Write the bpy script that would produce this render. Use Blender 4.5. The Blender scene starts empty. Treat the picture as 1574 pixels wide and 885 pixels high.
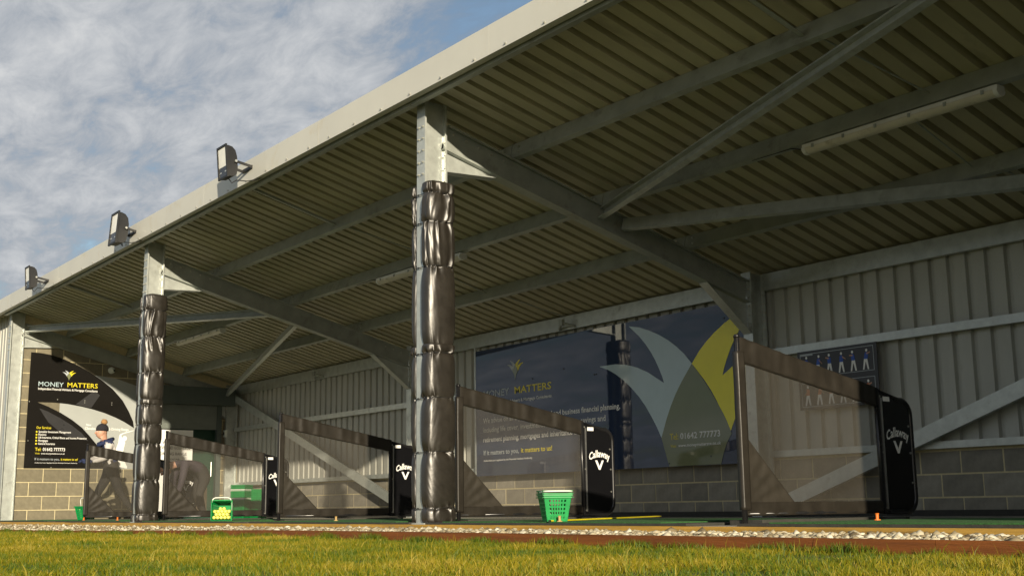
import bpy, math, random
import numpy as np
from mathutils import Vector, Matrix, noise
random.seed(7); rng = np.random.default_rng(7)
scene = bpy.context.scene
COL = scene.collection

# ------------------------------------------------------------------ camera
CAM = Vector((9.0465, -5.752, 0.135))
cr = Vector((0.598896, 0.800725, -0.012802)); cu = Vector((0.153372, -0.098994, 0.983197)); cf = Vector((-0.786003, 0.590796, 0.182096))
cd = bpy.data.cameras.new('camera'); cam = bpy.data.objects.new('camera', cd); COL.objects.link(cam)
cam.matrix_world = Matrix(((cr.x, cu.x, -cf.x, CAM.x), (cr.y, cu.y, -cf.y, CAM.y), (cr.z, cu.z, -cf.z, CAM.z), (0, 0, 0, 1)))
cd.sensor_width = 36; cd.lens = 41.642; cd.clip_start = 0.05; cd.clip_end = 5000
scene.camera = cam

# ------------------------------------------------------------------ sky, sun, exposure
SUN_TRAVEL = Vector((-2.25, 1.0, -0.585)).normalized()
el = math.asin(-SUN_TRAVEL.z); az = math.atan2(-SUN_TRAVEL.x, -SUN_TRAVEL.y)
world = bpy.data.worlds.new('World'); scene.world = world; world.use_nodes = True
nt = world.node_tree; nt.nodes.clear()
def wn(t, **k):
    n = nt.nodes.new(t)
    for a, b in k.items(): setattr(n, a, b)
    return n
L = nt.links.new
sky = wn('ShaderNodeTexSky', sky_type='NISHITA'); sky.sun_disc = False; sky.sun_elevation = el; sky.sun_rotation = az
sky.air_density = 1.0; sky.dust_density = 1.0; sky.ozone_density = 1.0
tc = wn('ShaderNodeTexCoord'); sep = wn('ShaderNodeSeparateXYZ'); L(tc.outputs['Generated'], sep.inputs[0])
zz = wn('ShaderNodeMath', operation='MAXIMUM'); L(sep.outputs[2], zz.inputs[0]); zz.inputs[1].default_value = 0.0
za = wn('ShaderNodeMath', operation='ADD'); L(zz.outputs[0], za.inputs[0]); za.inputs[1].default_value = 0.16
dx = wn('ShaderNodeMath', operation='DIVIDE'); L(sep.outputs[0], dx.inputs[0]); L(za.outputs[0], dx.inputs[1])
dy = wn('ShaderNodeMath', operation='DIVIDE'); L(sep.outputs[1], dy.inputs[0]); L(za.outputs[0], dy.inputs[1])
cmb = wn('ShaderNodeCombineXYZ'); L(dx.outputs[0], cmb.inputs[0]); L(dy.outputs[0], cmb.inputs[1])
mp = wn('ShaderNodeMapping'); mp.inputs['Rotation'].default_value = (0, 0, math.radians(28)); mp.inputs['Scale'].default_value = (0.8, 1.45, 1); mp.inputs['Location'].default_value = (7.3, 2.2, 0)
L(cmb.outputs[0], mp.inputs[0])
n1 = wn('ShaderNodeTexNoise'); n1.inputs['Scale'].default_value = 1.15; n1.inputs['Detail'].default_value = 5; n1.inputs['Roughness'].default_value = 0.55; n1.inputs['Distortion'].default_value = 0.5
n2 = wn('ShaderNodeTexNoise'); n2.inputs['Scale'].default_value = 8.0; n2.inputs['Detail'].default_value = 10; n2.inputs['Roughness'].default_value = 0.64; n2.inputs['Distortion'].default_value = 0.35
L(mp.outputs[0], n1.inputs[0]); L(mp.outputs[0], n2.inputs[0])
mm = wn('ShaderNodeMath', operation='MULTIPLY_ADD'); L(n2.outputs[0], mm.inputs[0]); mm.inputs[1].default_value = 0.75; L(n1.outputs[0], mm.inputs[2])
cov = wn('ShaderNodeMapRange'); L(mm.outputs[0], cov.inputs[0]); cov.inputs[1].default_value = 0.60; cov.inputs[2].default_value = 0.95; cov.interpolation_type = 'SMOOTHSTEP'
lum = wn('ShaderNodeMapRange'); L(mm.outputs[0], lum.inputs[0]); lum.inputs[1].default_value = 0.70; lum.inputs[2].default_value = 1.14
cc = wn('ShaderNodeMix', data_type='RGBA'); L(lum.outputs[0], cc.inputs[0]); cc.inputs[6].default_value = (1.45, 1.85, 2.45, 1); cc.inputs[7].default_value = (5.2, 5.3, 5.4, 1)
mx = wn('ShaderNodeMix', data_type='RGBA'); L(cov.outputs[0], mx.inputs[0]); L(sky.outputs[0], mx.inputs[6]); L(cc.outputs[2], mx.inputs[7])
bg = wn('ShaderNodeBackground'); bg.inputs[1].default_value = 0.085; L(mx.outputs[2], bg.inputs[0])
wo = wn('ShaderNodeOutputWorld'); L(bg.outputs[0], wo.inputs[0])
sd = bpy.data.lights.new('sun', 'SUN'); sd.energy = 4.6; sd.angle = math.radians(0.6); sd.color = (1.0, 0.87, 0.66)
so = bpy.data.objects.new('sun', sd); COL.objects.link(so); so.rotation_euler = SUN_TRAVEL.to_track_quat('-Z', 'Y').to_euler(); so.location = (20, -9, 8)
vs = scene.view_settings; vs.view_transform = 'Standard'; vs.look = 'None'; vs.gamma = 1.0; vs.exposure = 0.55; vs.use_curve_mapping = False

# ------------------------------------------------------------------ materials
MATS = {}
def mat(name, col, rough=0.6, metal=0.0, var=0.12, vscale=6.0, bump=0.0, bscale=80.0, spec=0.5, rnd=0.0, coat=0.0, col2=None, stretch=(1, 1, 1), alpha=1.0, detail=5, dirt=None):
    m = bpy.data.materials.new(name); m.use_nodes = True; t = m.node_tree; t.nodes.clear()
    def N(ty, **k):
        n = t.nodes.new(ty)
        for a, b in k.items(): setattr(n, a, b)
        return n
    out = N('ShaderNodeOutputMaterial'); p = N('ShaderNodeBsdfPrincipled')
    p.inputs['Roughness'].default_value = rough; p.inputs['Metallic'].default_value = metal
    p.inputs['Specular IOR Level'].default_value = spec; p.inputs['Coat Weight'].default_value = coat; p.inputs['Coat Roughness'].default_value = 0.08
    co = N('ShaderNodeTexCoord'); mpn = N('ShaderNodeMapping'); mpn.inputs['Scale'].default_value = stretch
    t.links.new(co.outputs['Object'], mpn.inputs[0])
    nz = N('ShaderNodeTexNoise'); nz.inputs['Scale'].default_value = vscale; nz.inputs['Detail'].default_value = detail; nz.inputs['Roughness'].default_value = 0.6
    t.links.new(mpn.outputs[0], nz.inputs[0])
    mr = N('ShaderNodeMapRange'); mr.inputs[1].default_value = 0.3; mr.inputs[2].default_value = 0.7; t.links.new(nz.outputs[0], mr.inputs[0])
    mix = N('ShaderNodeMix', data_type='RGBA'); t.links.new(mr.outputs[0], mix.inputs[0])
    c2 = col2 if col2 else tuple(c * (1 + var) for c in col); c1 = col if col2 else tuple(c * (1 - var) for c in col)
    mix.inputs[6].default_value = (*c1, 1); mix.inputs[7].default_value = (*c2, 1)
    last = mix.outputs[2]
    if rnd:
        oi = N('ShaderNodeObjectInfo'); r2 = N('ShaderNodeMapRange'); r2.inputs[3].default_value = 1 - rnd; r2.inputs[4].default_value = 1 + rnd
        t.links.new(oi.outputs['Random'], r2.inputs[0])
        vm = N('ShaderNodeVectorMath', operation='SCALE'); t.links.new(last, vm.inputs[0]); t.links.new(r2.outputs[0], vm.inputs['Scale']); last = vm.outputs[0]
    if dirt:                      # stains with a shape of their own
        dn = N('ShaderNodeTexNoise'); dn.inputs['Scale'].default_value = dirt[1]; dn.inputs['Detail'].default_value = 8; dn.inputs['Roughness'].default_value = 0.7
        t.links.new(mpn.outputs[0], dn.inputs[0])
        dm = N('ShaderNodeMapRange'); dm.inputs[1].default_value = dirt[2]; dm.inputs[2].default_value = dirt[2] + 0.12; dm.inputs[4].default_value = dirt[3]; t.links.new(dn.outputs[0], dm.inputs[0])
        dx_ = N('ShaderNodeMix', data_type='RGBA'); t.links.new(dm.outputs[0], dx_.inputs[0]); t.links.new(last, dx_.inputs[6]); dx_.inputs[7].default_value = (*dirt[0], 1); last = dx_.outputs[2]
    t.links.new(last, p.inputs['Base Color'])
    rr = N('ShaderNodeMapRange'); jit = 0.08 if rough > 0.15 else 0.008; rr.inputs[3].default_value = max(0.01, rough - jit); rr.inputs[4].default_value = min(1, rough + jit); t.links.new(nz.outputs[0], rr.inputs[0]); t.links.new(rr.outputs[0], p.inputs['Roughness'])
    if bump:
        bn = N('ShaderNodeTexNoise'); bn.inputs['Scale'].default_value = bscale; bn.inputs['Detail'].default_value = 4; t.links.new(mpn.outputs[0], bn.inputs[0])
        b = N('ShaderNodeBump'); b.inputs['Strength'].default_value = bump; b.inputs['Distance'].default_value = 0.01; t.links.new(bn.outputs[0], b.inputs['Height']); t.links.new(b.outputs[0], p.inputs['Normal'])
    if alpha < 1:
        tr = N('ShaderNodeBsdfTransparent'); ms = N('ShaderNodeMixShader'); ms.inputs[0].default_value = alpha
        t.links.new(tr.outputs[0], ms.inputs[1]); t.links.new(p.outputs[0], ms.inputs[2]); t.links.new(ms.outputs[0], out.inputs[0])
    else: t.links.new(p.outputs[0], out.inputs[0])
    MATS[name] = m
    return m
M = mat
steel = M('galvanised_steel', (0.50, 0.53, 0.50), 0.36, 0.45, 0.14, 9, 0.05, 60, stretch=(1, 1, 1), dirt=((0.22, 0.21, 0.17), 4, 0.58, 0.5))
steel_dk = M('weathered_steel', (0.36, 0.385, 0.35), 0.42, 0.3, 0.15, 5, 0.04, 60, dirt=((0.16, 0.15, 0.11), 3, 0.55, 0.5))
bolt_m = M('bolt_zinc', (0.55, 0.55, 0.5), 0.35, 0.8)
liner = M('roof_liner', (0.45, 0.42, 0.29), 0.5, 0, 0.10, 3, rnd=0.07, dirt=((0.24, 0.215, 0.13), 2.6, 0.56, 0.5), stretch=(1, 0.35, 1))
clad = M('wall_liner', (0.46, 0.46, 0.41), 0.45, 0, 0.10, 3, rnd=0.06, dirt=((0.24, 0.22, 0.16), 3.0, 0.56, 0.5), stretch=(1, 1, 0.3))
fasc = M('fascia_coating', (0.56, 0.56, 0.51), 0.42, 0, 0.04, 1.5, dirt=((0.5, 0.45, 0.33), 2.5, 0.58, 0.5))
blk_end = M('tan_block', (0.175, 0.155, 0.105), 0.9, 0, 0.16, 14, 0.5, 120, rnd=0.13)
blk_back = M('grey_block', (0.27, 0.25, 0.20), 0.9, 0, 0.18, 9, 0.5, 120, rnd=0.16)
mortar = M('mortar', (0.60, 0.52, 0.31), 0.95, 0, 0.12, 20, 0.3, 150)
vinyl = M('black_vinyl_padding', (0.019, 0.016, 0.012), 0.40, 0, 0.25, 7, 0.20, 14, spec=0.85, dirt=((0.06, 0.05, 0.035), 5, 0.60, 0.4))
band = M('black_vinyl_band', (0.020, 0.017, 0.013), 0.42, 0, 0.2, 8, 0.1, 30)
netm = M('fine_black_netting', (0.070, 0.062, 0.048), 0.8, 0, 0.25, 2.5, alpha=0.39)
patch = M('black_mesh_gusset', (0.03, 0.026, 0.02), 0.45, 0, 0.2, 8, 0.1, 30)
blackp = M('gloss_black_board', (0.006, 0.006, 0.007), 0.16, 0, 0.1, 4, spec=0.4)
tube_m = M('black_tube', (0.012, 0.012, 0.013), 0.28)
alu = M('aluminium_strip', (0.6, 0.6, 0.58), 0.3, 0.9)
white = M('white_print', (0.86, 0.86, 0.83), 0.5, 0, 0.02)
greyp = M('grey_print', (0.42, 0.46, 0.48), 0.45, 0, 0.03)
yellowp = M('yellow_print', (0.72, 0.60, 0.03), 0.35, 0, 0.03)
bluep = M('pale_blue_print', (0.48, 0.60, 0.64), 0.06, 0, 0.03)
olivep = M('olive_print', (0.19, 0.21, 0.11), 0.06, 0, 0.03)
yellowg = M('gloss_yellow_print', (0.90, 0.80, 0.01), 0.08, 0, 0.03)
navy = M('gloss_navy_board', (0.031, 0.047, 0.090), 0.02, 0, 0.06, 1.2, spec=0.55)
posterk = M('gloss_black_print', (0.012, 0.011, 0.010), 0.14, 0, 0.1, 2)
posterg = M('silver_grey_print', (0.36, 0.38, 0.37), 0.4, 0, 0.04, 2)
posterd = M('charcoal_print', (0.035, 0.035, 0.037), 0.3, 0, 0.05)
charc = M('training_poster_black', (0.02, 0.02, 0.022), 0.35, 0, 0.1)
shirtb = M('blue_print', (0.03, 0.10, 0.45), 0.5); orangep = M('orange_print', (0.55, 0.14, 0.05), 0.5); skinp = M('skin_print', (0.5, 0.28, 0.18), 0.5)
green_pl = M('green_plastic', (0.0, 0.25, 0.055), 0.42, 0, 0.18, 12, dirt=((0.02, 0.14, 0.06), 9, 0.55, 0.6), rnd=0.12)
white_pl = M('white_plastic', (0.75, 0.78, 0.70), 0.4)
ball_m = M('yellow_golf_ball', (0.72, 0.72, 0.16), 0.35, 0, 0.05, 30, rnd=0.08)
turf = M('green_turf_mat', (0.03, 0.12, 0.025), 0.95, 0, 0.3, 40, 0.8, 300)
rubber = M('dark_rubber', (0.035, 0.034, 0.028), 0.8, 0, 0.25, 12, 0.3, 60)
conc = M('tee_floor_concrete', (0.33, 0.31, 0.26), 0.9, 0, 0.2, 5, 0.3, 60)
timber = M('pale_timber', (0.42, 0.25, 0.045), 0.7, 0, 0.25, 5, 0.3, 40, stretch=(0.3, 3, 8), dirt=((0.10, 0.06, 0.02), 3, 0.56, 0.7))
brown = M('brown_stained_timber', (0.185, 0.056, 0.007), 0.65, 0, 0.25, 5, 0.4, 40, stretch=(0.4, 3, 9), rnd=0.08)
soil = M('grass_soil', (0.10, 0.10, 0.025), 1.0, 0, 0.4, 9, 0.6, 40)
gravb = M('gravel_bed', (0.30, 0.26, 0.18), 1.0, 0, 0.3, 40, 0.5, 90)
lampk = M('floodlight_housing', (0.016, 0.016, 0.016), 0.45, 0.2, 0.15, 12)
lampg = M('floodlight_glass_glare', (0.82, 0.82, 0.76), 0.15, 0.0, 0.1, 5)  # white diffuse colour stands in for the bright reflection of the sunlit reflector
lampd = M('floodlight_dark_glass', (0.03, 0.035, 0.045), 0.1)
diff = M('tube_light_diffuser', (0.62, 0.58, 0.47), 0.35, 0, 0.1, 6, dirt=((0.3, 0.26, 0.16), 5, 0.58, 0.6))
cable_m = M('black_cable', (0.015, 0.015, 0.015), 0.5)
shut = M('shutter_grey_green', (0.085, 0.105, 0.095), 0.5, 0.2, 0.1, 5)
shutl = M('shutter_slat', (0.17, 0.19, 0.17), 0.5, 0.2, 0.1, 5)
dgreen = M('dark_green_door', (0.012, 0.05, 0.03), 0.5, 0, 0.1)
whitem = M('white_metal', (0.7, 0.7, 0.66), 0.4)
orange = M('orange_rubber', (0.70, 0.17, 0.02), 0.5); tan = M('tan_rubber', (0.45, 0.30, 0.12), 0.6)
stick_m = M('yellow_stick', (0.75, 0.62, 0.01), 0.4)
skin_m = M('skin', (0.50, 0.28, 0.19), 0.55); jk_white = M('pale_grey_jacket', (0.52, 0.50, 0.48), 0.75); jk_navy = M('navy_cloth', (0.014, 0.024, 0.075), 0.8)
trous = M('dark_trousers', (0.03, 0.028, 0.026), 0.85); hatm = M('dark_knit', (0.018, 0.018, 0.024), 0.95, bump=0.5, bscale=90); pomp = M('tan_fur', (0.36, 0.20, 0.08), 0.95, bump=0.8, bscale=60)
shoe_m = M('brown_shoe', (0.22, 0.08, 0.03), 0.5); jk_dark = M('dark_plum_jacket', (0.045, 0.036, 0.046), 0.75)
# stones and grass tint themselves from a per-piece random value
def tinted(name, stops, rough, trans=0.0):
    m = bpy.data.materials.new(name); m.use_nodes = True; t = m.node_tree; p = t.nodes['Principled BSDF']; p.inputs['Roughness'].default_value = rough
    a = t.nodes.new('ShaderNodeAttribute'); a.attribute_name = 'tint'; r = t.nodes.new('ShaderNodeValToRGB'); e = r.color_ramp.elements
    e[0].position, e[0].color = stops[0][0], (*stops[0][1], 1); e[1].position, e[1].color = stops[-1][0], (*stops[-1][1], 1)
    for po, c in stops[1:-1]: q = e.new(po); q.color = (*c, 1)
    t.links.new(a.outputs['Fac'], r.inputs[0]); t.links.new(r.outputs[0], p.inputs['Base Color'])
    if trans:
        o = t.nodes['Material Output']; tl = t.nodes.new('ShaderNodeBsdfTranslucent'); ms = t.nodes.new('ShaderNodeMixShader'); ms.inputs[0].default_value = trans
        t.links.new(r.outputs[0], tl.inputs[0]); t.links.new(p.outputs[0], ms.inputs[1]); t.links.new(tl.outputs[0], ms.inputs[2]); t.links.new(ms.outputs[0], o.inputs[0])
    return m
stone_m = tinted('pale_gravel', [(0, (0.10, 0.075, 0.04)), (0.18, (0.20, 0.155, 0.085)), (0.45, (0.37, 0.315, 0.20)), (0.75, (0.47, 0.42, 0.30)), (1, (0.64, 0.60, 0.48))], 0.85)
grass_m = tinted('grass_blades', [(0, (0.045, 0.105, 0.001)), (0.35, (0.130, 0.165, 0.001)), (0.62, (0.24, 0.215, 0.002)), (0.88, (0.33, 0.255, 0.005)), (1, (0.44, 0.34, 0.05))], 0.6, 0.3)

# ------------------------------------------------------------------ mesh helpers
class B:
    def __init__(s): s.v = []; s.f = []; s.mi = []
    def add(s, v, f, mi=0):
        o = len(s.v); s.v += [tuple(q) for q in v]; s.f += [tuple(i + o for i in q) for q in f]; s.mi += [mi] * len(f); return s
    def box(s, c, d, rot=None, mi=0):
        vs_ = [Vector((x * d[0] / 2, y * d[1] / 2, z * d[2] / 2)) for x in (-1, 1) for y in (-1, 1) for z in (-1, 1)]
        if rot is not None: vs_ = [rot @ q for q in vs_]
        return s.add([q + Vector(c) for q in vs_], [(0, 1, 3, 2), (4, 6, 7, 5), (0, 4, 5, 1), (2, 3, 7, 6), (0, 2, 6, 4), (1, 5, 7, 3)], mi)
    def bb(s, x0, x1, y0, y1, z0, z1, mi=0): return s.box(((x0 + x1) / 2, (y0 + y1) / 2, (z0 + z1) / 2), (x1 - x0, y1 - y0, z1 - z0), None, mi)
    def prism(s, prof, a, b, up, mi=0):
        a, b, up = Vector(a), Vector(b), Vector(up); t = (b - a).normalized(); u = (up - t * up.dot(t)).normalized(); w = t.cross(u); n = len(prof)
        v = [a + w * x + u * y for x, y in prof] + [b + w * x + u * y for x, y in prof]
        return s.add(v, [(i, (i + 1) % n, (i + 1) % n + n, i + n) for i in range(n)] + [tuple(range(n))[::-1], tuple(range(n, 2 * n))], mi)
    def tube(s, pts, r, n=8, mi=0, closed=False):
        pts = [Vector(q) for q in pts]; k = len(pts); rr = r if isinstance(r, (list, tuple)) else [r] * k; v = []; ref = None
        for i, q in enumerate(pts):
            d = (pts[(i + 1) % k] - pts[i - 1]) if closed else (pts[min(i + 1, k - 1)] - pts[max(i - 1, 0)])
            d.normalize()
            if ref is None: ref = d.orthogonal().normalized()
            ref = (ref - d * ref.dot(d)).normalized(); w = d.cross(ref)
            v += [q + (ref * math.cos(2 * math.pi * j / n) + w * math.sin(2 * math.pi * j / n)) * rr[i] for j in range(n)]
        f = [(i * n + j, i * n + (j + 1) % n, (i + 1) % k * n + (j + 1) % n, (i + 1) % k * n + j) for i in range(k if closed else k - 1) for j in range(n)]
        if not closed: f += [tuple(range(n))[::-1], tuple(range((k - 1) * n, k * n))]
        return s.add(v, f, mi)
    def plate(s, poly, fn, t0, t1, mi=0):      # flat polygon (a,b) -> fn(a,b,depth)
        n = len(poly); v = [fn(a, b, t0) for a, b in poly] + [fn(a, b, t1) for a, b in poly]
        return s.add(v, [tuple(range(n)), tuple(range(n, 2 * n))[::-1]] + [(i, i + n, (i + 1) % n + n, (i + 1) % n) for i in range(n)], mi)
    def mesh(s, name, mats, smooth=False):
        me = bpy.data.meshes.new(name); me.from_pydata(s.v, [], s.f)
        for q in (mats if isinstance(mats, (list, tuple)) else [mats]): me.materials.append(q)
        if any(s.mi): me.polygons.foreach_set('material_index', s.mi)
        fix_normals(me)
        if smooth: me.polygons.foreach_set('use_smooth', [True] * len(me.polygons))
        me.update(); return me
    def build(s, name, mats, parent=None, smooth=False): return link(name, s.mesh(name, mats, smooth), parent)
import bmesh
def fix_normals(me):
    bm = bmesh.new(); bm.from_mesh(me); bmesh.ops.recalc_face_normals(bm, faces=bm.faces); bm.to_mesh(me); bm.free()
def link(name, me, parent=None, loc=None):
    o = bpy.data.objects.new(name, me); COL.objects.link(o)
    if parent: o.parent = parent
    if loc: o.location = loc
    return o
def empty(name, loc, label=None, cat=None, group=None):
    o = bpy.data.objects.new(name, None); COL.objects.link(o); o.location = loc; o.empty_display_size = 0.1
    if label: tag(o, label, cat, group)
    return o
def tag(o, label=None, cat=None, group=None, kind=None):
    if label: o['label'] = label
    if cat: o['category'] = cat
    if group: o['group'] = group
    if kind: o['kind'] = kind
    return o
def attach(o, parent):                      # keep world geometry, make it a part of an Empty that stands elsewhere
    o.parent = parent; o.matrix_parent_inverse = Matrix.Translation(-Vector(parent.location)); return o
def copy_tree(o, parent=None):
    c = o.copy(); COL.objects.link(c)
    if parent: c.parent = parent
    for ch in list(o.children): copy_tree(ch, c)
    return c
def csec(d, b, l=0.018, t=0.004, s=1):
    p = [(0, -d / 2), (b, -d / 2), (b, -d / 2 + l), (b - t, -d / 2 + l), (b - t, -d / 2 + t), (t, -d / 2 + t), (t, d / 2 - t), (b - t, d / 2 - t), (b - t, d / 2 - l), (b, d / 2 - l), (b, d / 2), (0, d / 2)]
    return [(x * s + 0.0006 * s, y) for x, y in p]
def wx(X): return lambda a, b, t: (X + t, a, b)       # on a wall of constant X: a = Y, b = Z, t towards +X
def wy(Y): return lambda a, b, t: (a, Y - t, b)       # on a wall of constant Y: a = X, b = Z, t towards -Y
def text(s, fn, a0, b0, a1, h, m, parent, t=0.004, shear=0.0, bend=None, bold=0.0, name='lettering', capref='H'):
    c = bpy.data.curves.new('t', 'FONT'); c.body = s; c.resolution_u = 2; c.shear = shear; c.offset = bold
    o = bpy.data.objects.new('t', c); COL.objects.link(o); dg = bpy.context.evaluated_depsgraph_get()
    me = o.evaluated_get(dg).to_mesh(); v = np.array([q.co[:] for q in me.vertices]); f = [tuple(p.vertices) for p in me.polygons]
    o.evaluated_get(dg).to_mesh_clear(); bpy.data.objects.remove(o); bpy.data.curves.remove(c)
    x0, x1 = v[:, 0].min(), v[:, 0].max(); x = (v[:, 0] - x0) / (x1 - x0); y = v[:, 1] / 0.69 * h
    if bend:                                 # arch the line: bend = rise in metres
        y = y + bend * (1 - (2 * x - 1) ** 2)
    me2 = bpy.data.meshes.new(name); me2.from_pydata([fn(a0 + q * (a1 - a0), b0 + w, t) for q, w in zip(x, y)], [], f); me2.materials.append(m)
    return attach(link(name, me2), parent) if parent is not None else link(name, me2)

# ------------------------------------------------------------------ dimensions
S = 7.269; D = 4.694; DB = 4.394; DC = 0.25; FW = 0.068; SL = 0.262; XE = -14.54; XR = S
FRAMES = [-2 * S, -S, 0.0, S]
ztop = lambda y: 3.726 - SL * (y - 0.27)            # top of the rafters
zroof = lambda y: ztop(y) + 0.17                    # underside of the roof sheets
def zboard(x):                                      # the outer edging board sinks towards the far end
    return -0.038 - 0.058 * min(1, max(0, (-1.0 - x) / 7.0)) - 0.006 * max(0, (-8 - x) / 7)
YB = -0.75
def zground(x): return zboard(x) - (0.082 - 0.035 * min(1, max(0, (-1.0 - x) / 7.0)))

# ------------------------------------------------------------------ the ground
xs = [-900, -300, -120, -60, -35, -26] + [-20 + 1.0 * i for i in range(29)] + [14, 25, 60, 150, 400, 900]
ys = [-900, -400, -150, -60, -30, -15, -9, -6, -4, -3, -2, -1.2, YB - 0.02, 7, 30, 120, 900]
b = B(); v = [(x, y, (zground(max(-20, min(8, x))) + 0.012 * noise.noise(Vector((x * 0.6, y * 0.6, 0))) * (abs(x) < 25) if y < YB + 1 else -0.16)) for y in ys for x in xs]
nx = len(xs); b.add(v, [(j * nx + i, j * nx + i + 1, (j + 1) * nx + i + 1, (j + 1) * nx + i) for j in range(len(ys) - 1) for i in range(nx - 1)])
tag(b.build('grass_ground', soil, None, True), kind='structure')
b = B(); b.bb(-19, 8.2, -0.098, 6, -0.15, 0.0)
tag(b.build('tee_floor', conc), kind='structure')
b = B()
for i in range(27):
    x0, x1 = -19 + i, -18 + i
    b.add([(x0, YB + 0.005, zboard(x0) - 0.035), (x1, YB + 0.005, zboard(x1) - 0.035), (x1, -0.144, -0.055), (x0, -0.144, -0.055)], [(0, 1, 2, 3)])
tag(b.build('gravel_bed', gravb), kind='structure')

# ------------------------------------------------------------------ the shelter
shelter = empty('driving_range_shelter', (-3.6, 2.3, 0), 'open-fronted steel driving range shelter with sloping ribbed roof and pale fascia', 'shelter')
P = lambda bld, name, m, smooth=False: attach(bld.build(name, m, None, smooth), shelter)
bh = B(); bh.tube([(0, 0, 0), (0, -0.009, 0)], 0.013, 6); bh.tube([(0, -0.009, 0), (0, -0.02, 0)], 0.007, 6); BOLT_Y = bh.mesh('bolt', bolt_m)      # head looks to -Y
bh = B(); bh.tube([(0, 0, 0), (0.009, 0, 0)], 0.013, 6); bh.tube([(0.009, 0, 0), (0.02, 0, 0)], 0.007, 6); BOLT_X = bh.mesh('bolt', bolt_m)
def bolt(parent, me, loc): return link('bolt', me, parent, loc)
for k, X in enumerate(FRAMES):
    # front column: two channels back to back
    b = B(); zt = zroof(0.13) - 0.004
    for s in (1, -1): b.prism(csec(DC, FW, 0.02, 0.005, s), (X, DC / 2, 0.002), (X, DC / 2, zt), (0, -1, 0))
    col = P(b, 'column', steel)
    b = B(); b.bb(X - 0.10, X + 0.10, -0.03, 0.29, 0.0005, 0.012); bp = b.build('base_plate', steel, col)
    for j in range(5):
        for dxx in (-0.035, 0.035): bolt(col, BOLT_Y, (X + dxx, 0, 3.2 + 0.115 * j))
        for yy in (DC - 0.006,): bolt(col, BOLT_Y, (X + 0.048, yy, 3.16 + 0.125 * j))
    # back column
    b = B(); zt2 = zroof(DB + DC) - 0.004
    for s in (1, -1): b.prism(csec(DC, FW, 0.02, 0.005, s), (X, DB + DC / 2, 0.002), (X, DB + DC / 2, zt2), (0, -1, 0))
    colb = P(b, 'column', steel)
    for j in range(6):
        for dxx in (-0.035, 0.035): bolt(colb, BOLT_Y, (X + dxx, DB, 2.05 + 0.1 * j))
        for dxx in (0.033, 0.052): bolt(colb, BOLT_Y, (X + dxx, DB + DC - 0.006, 2.0 + 0.1 * j))
    # rafter
    b = B(); ya, yb = DC + 0.002, DB - 0.002; hr = 0.262
    for s in (1, -1): b.prism(csec(hr * math.cos(math.atan(SL)), 0.062, 0.02, 0.005, s), (X, ya, ztop(ya) - hr / 2), (X, yb, ztop(yb) - hr / 2), (0, 0, 1))
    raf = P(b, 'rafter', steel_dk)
    for j in range(5): yy = 0.36 + 0.15 * j; bolt(raf, BOLT_X, (X + 0.006, yy, ztop(yy) - 0.055))
    for j in range(3): yy = 3.95 + 0.15 * j; bolt(raf, BOLT_X, (X + 0.006, yy, ztop(yy) - 0.055))
    # front gusset with its bottom flange and the haunch at the back
    zb_ = lambda y: ztop(y) - hr
    b = B(); b.plate([(DC + 0.002, 3.27), (0.80, 3.30), (0.80, zb_(0.80) - 0.003), (DC + 0.002, zb_(DC) - 0.003)], wx(X), -0.003, 0.003)
    b.plate([(DC + 0.002, 3.255), (0.84, 3.285), (0.84, 3.297), (DC + 0.002, 3.267)], wx(X), -0.06, 0.06)
    P(b, 'gusset', steel)
    b = B(); b.prism([(-0.062, -0.004), (0.062, -0.004), (0.062, 0.004), (-0.062, 0.004)], (X, 3.70, zb_(3.70) - 0.008), (X, DB - 0.006, 2.04), (0, -1, 0))
    b.plate([(3.75, zb_(3.75) - 0.006), (DB - 0.006, zb_(DB) - 0.006), (DB - 0.006, 2.07)], wx(X), -0.003, 0.003)
    P(b, 'haunch', steel)
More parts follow.
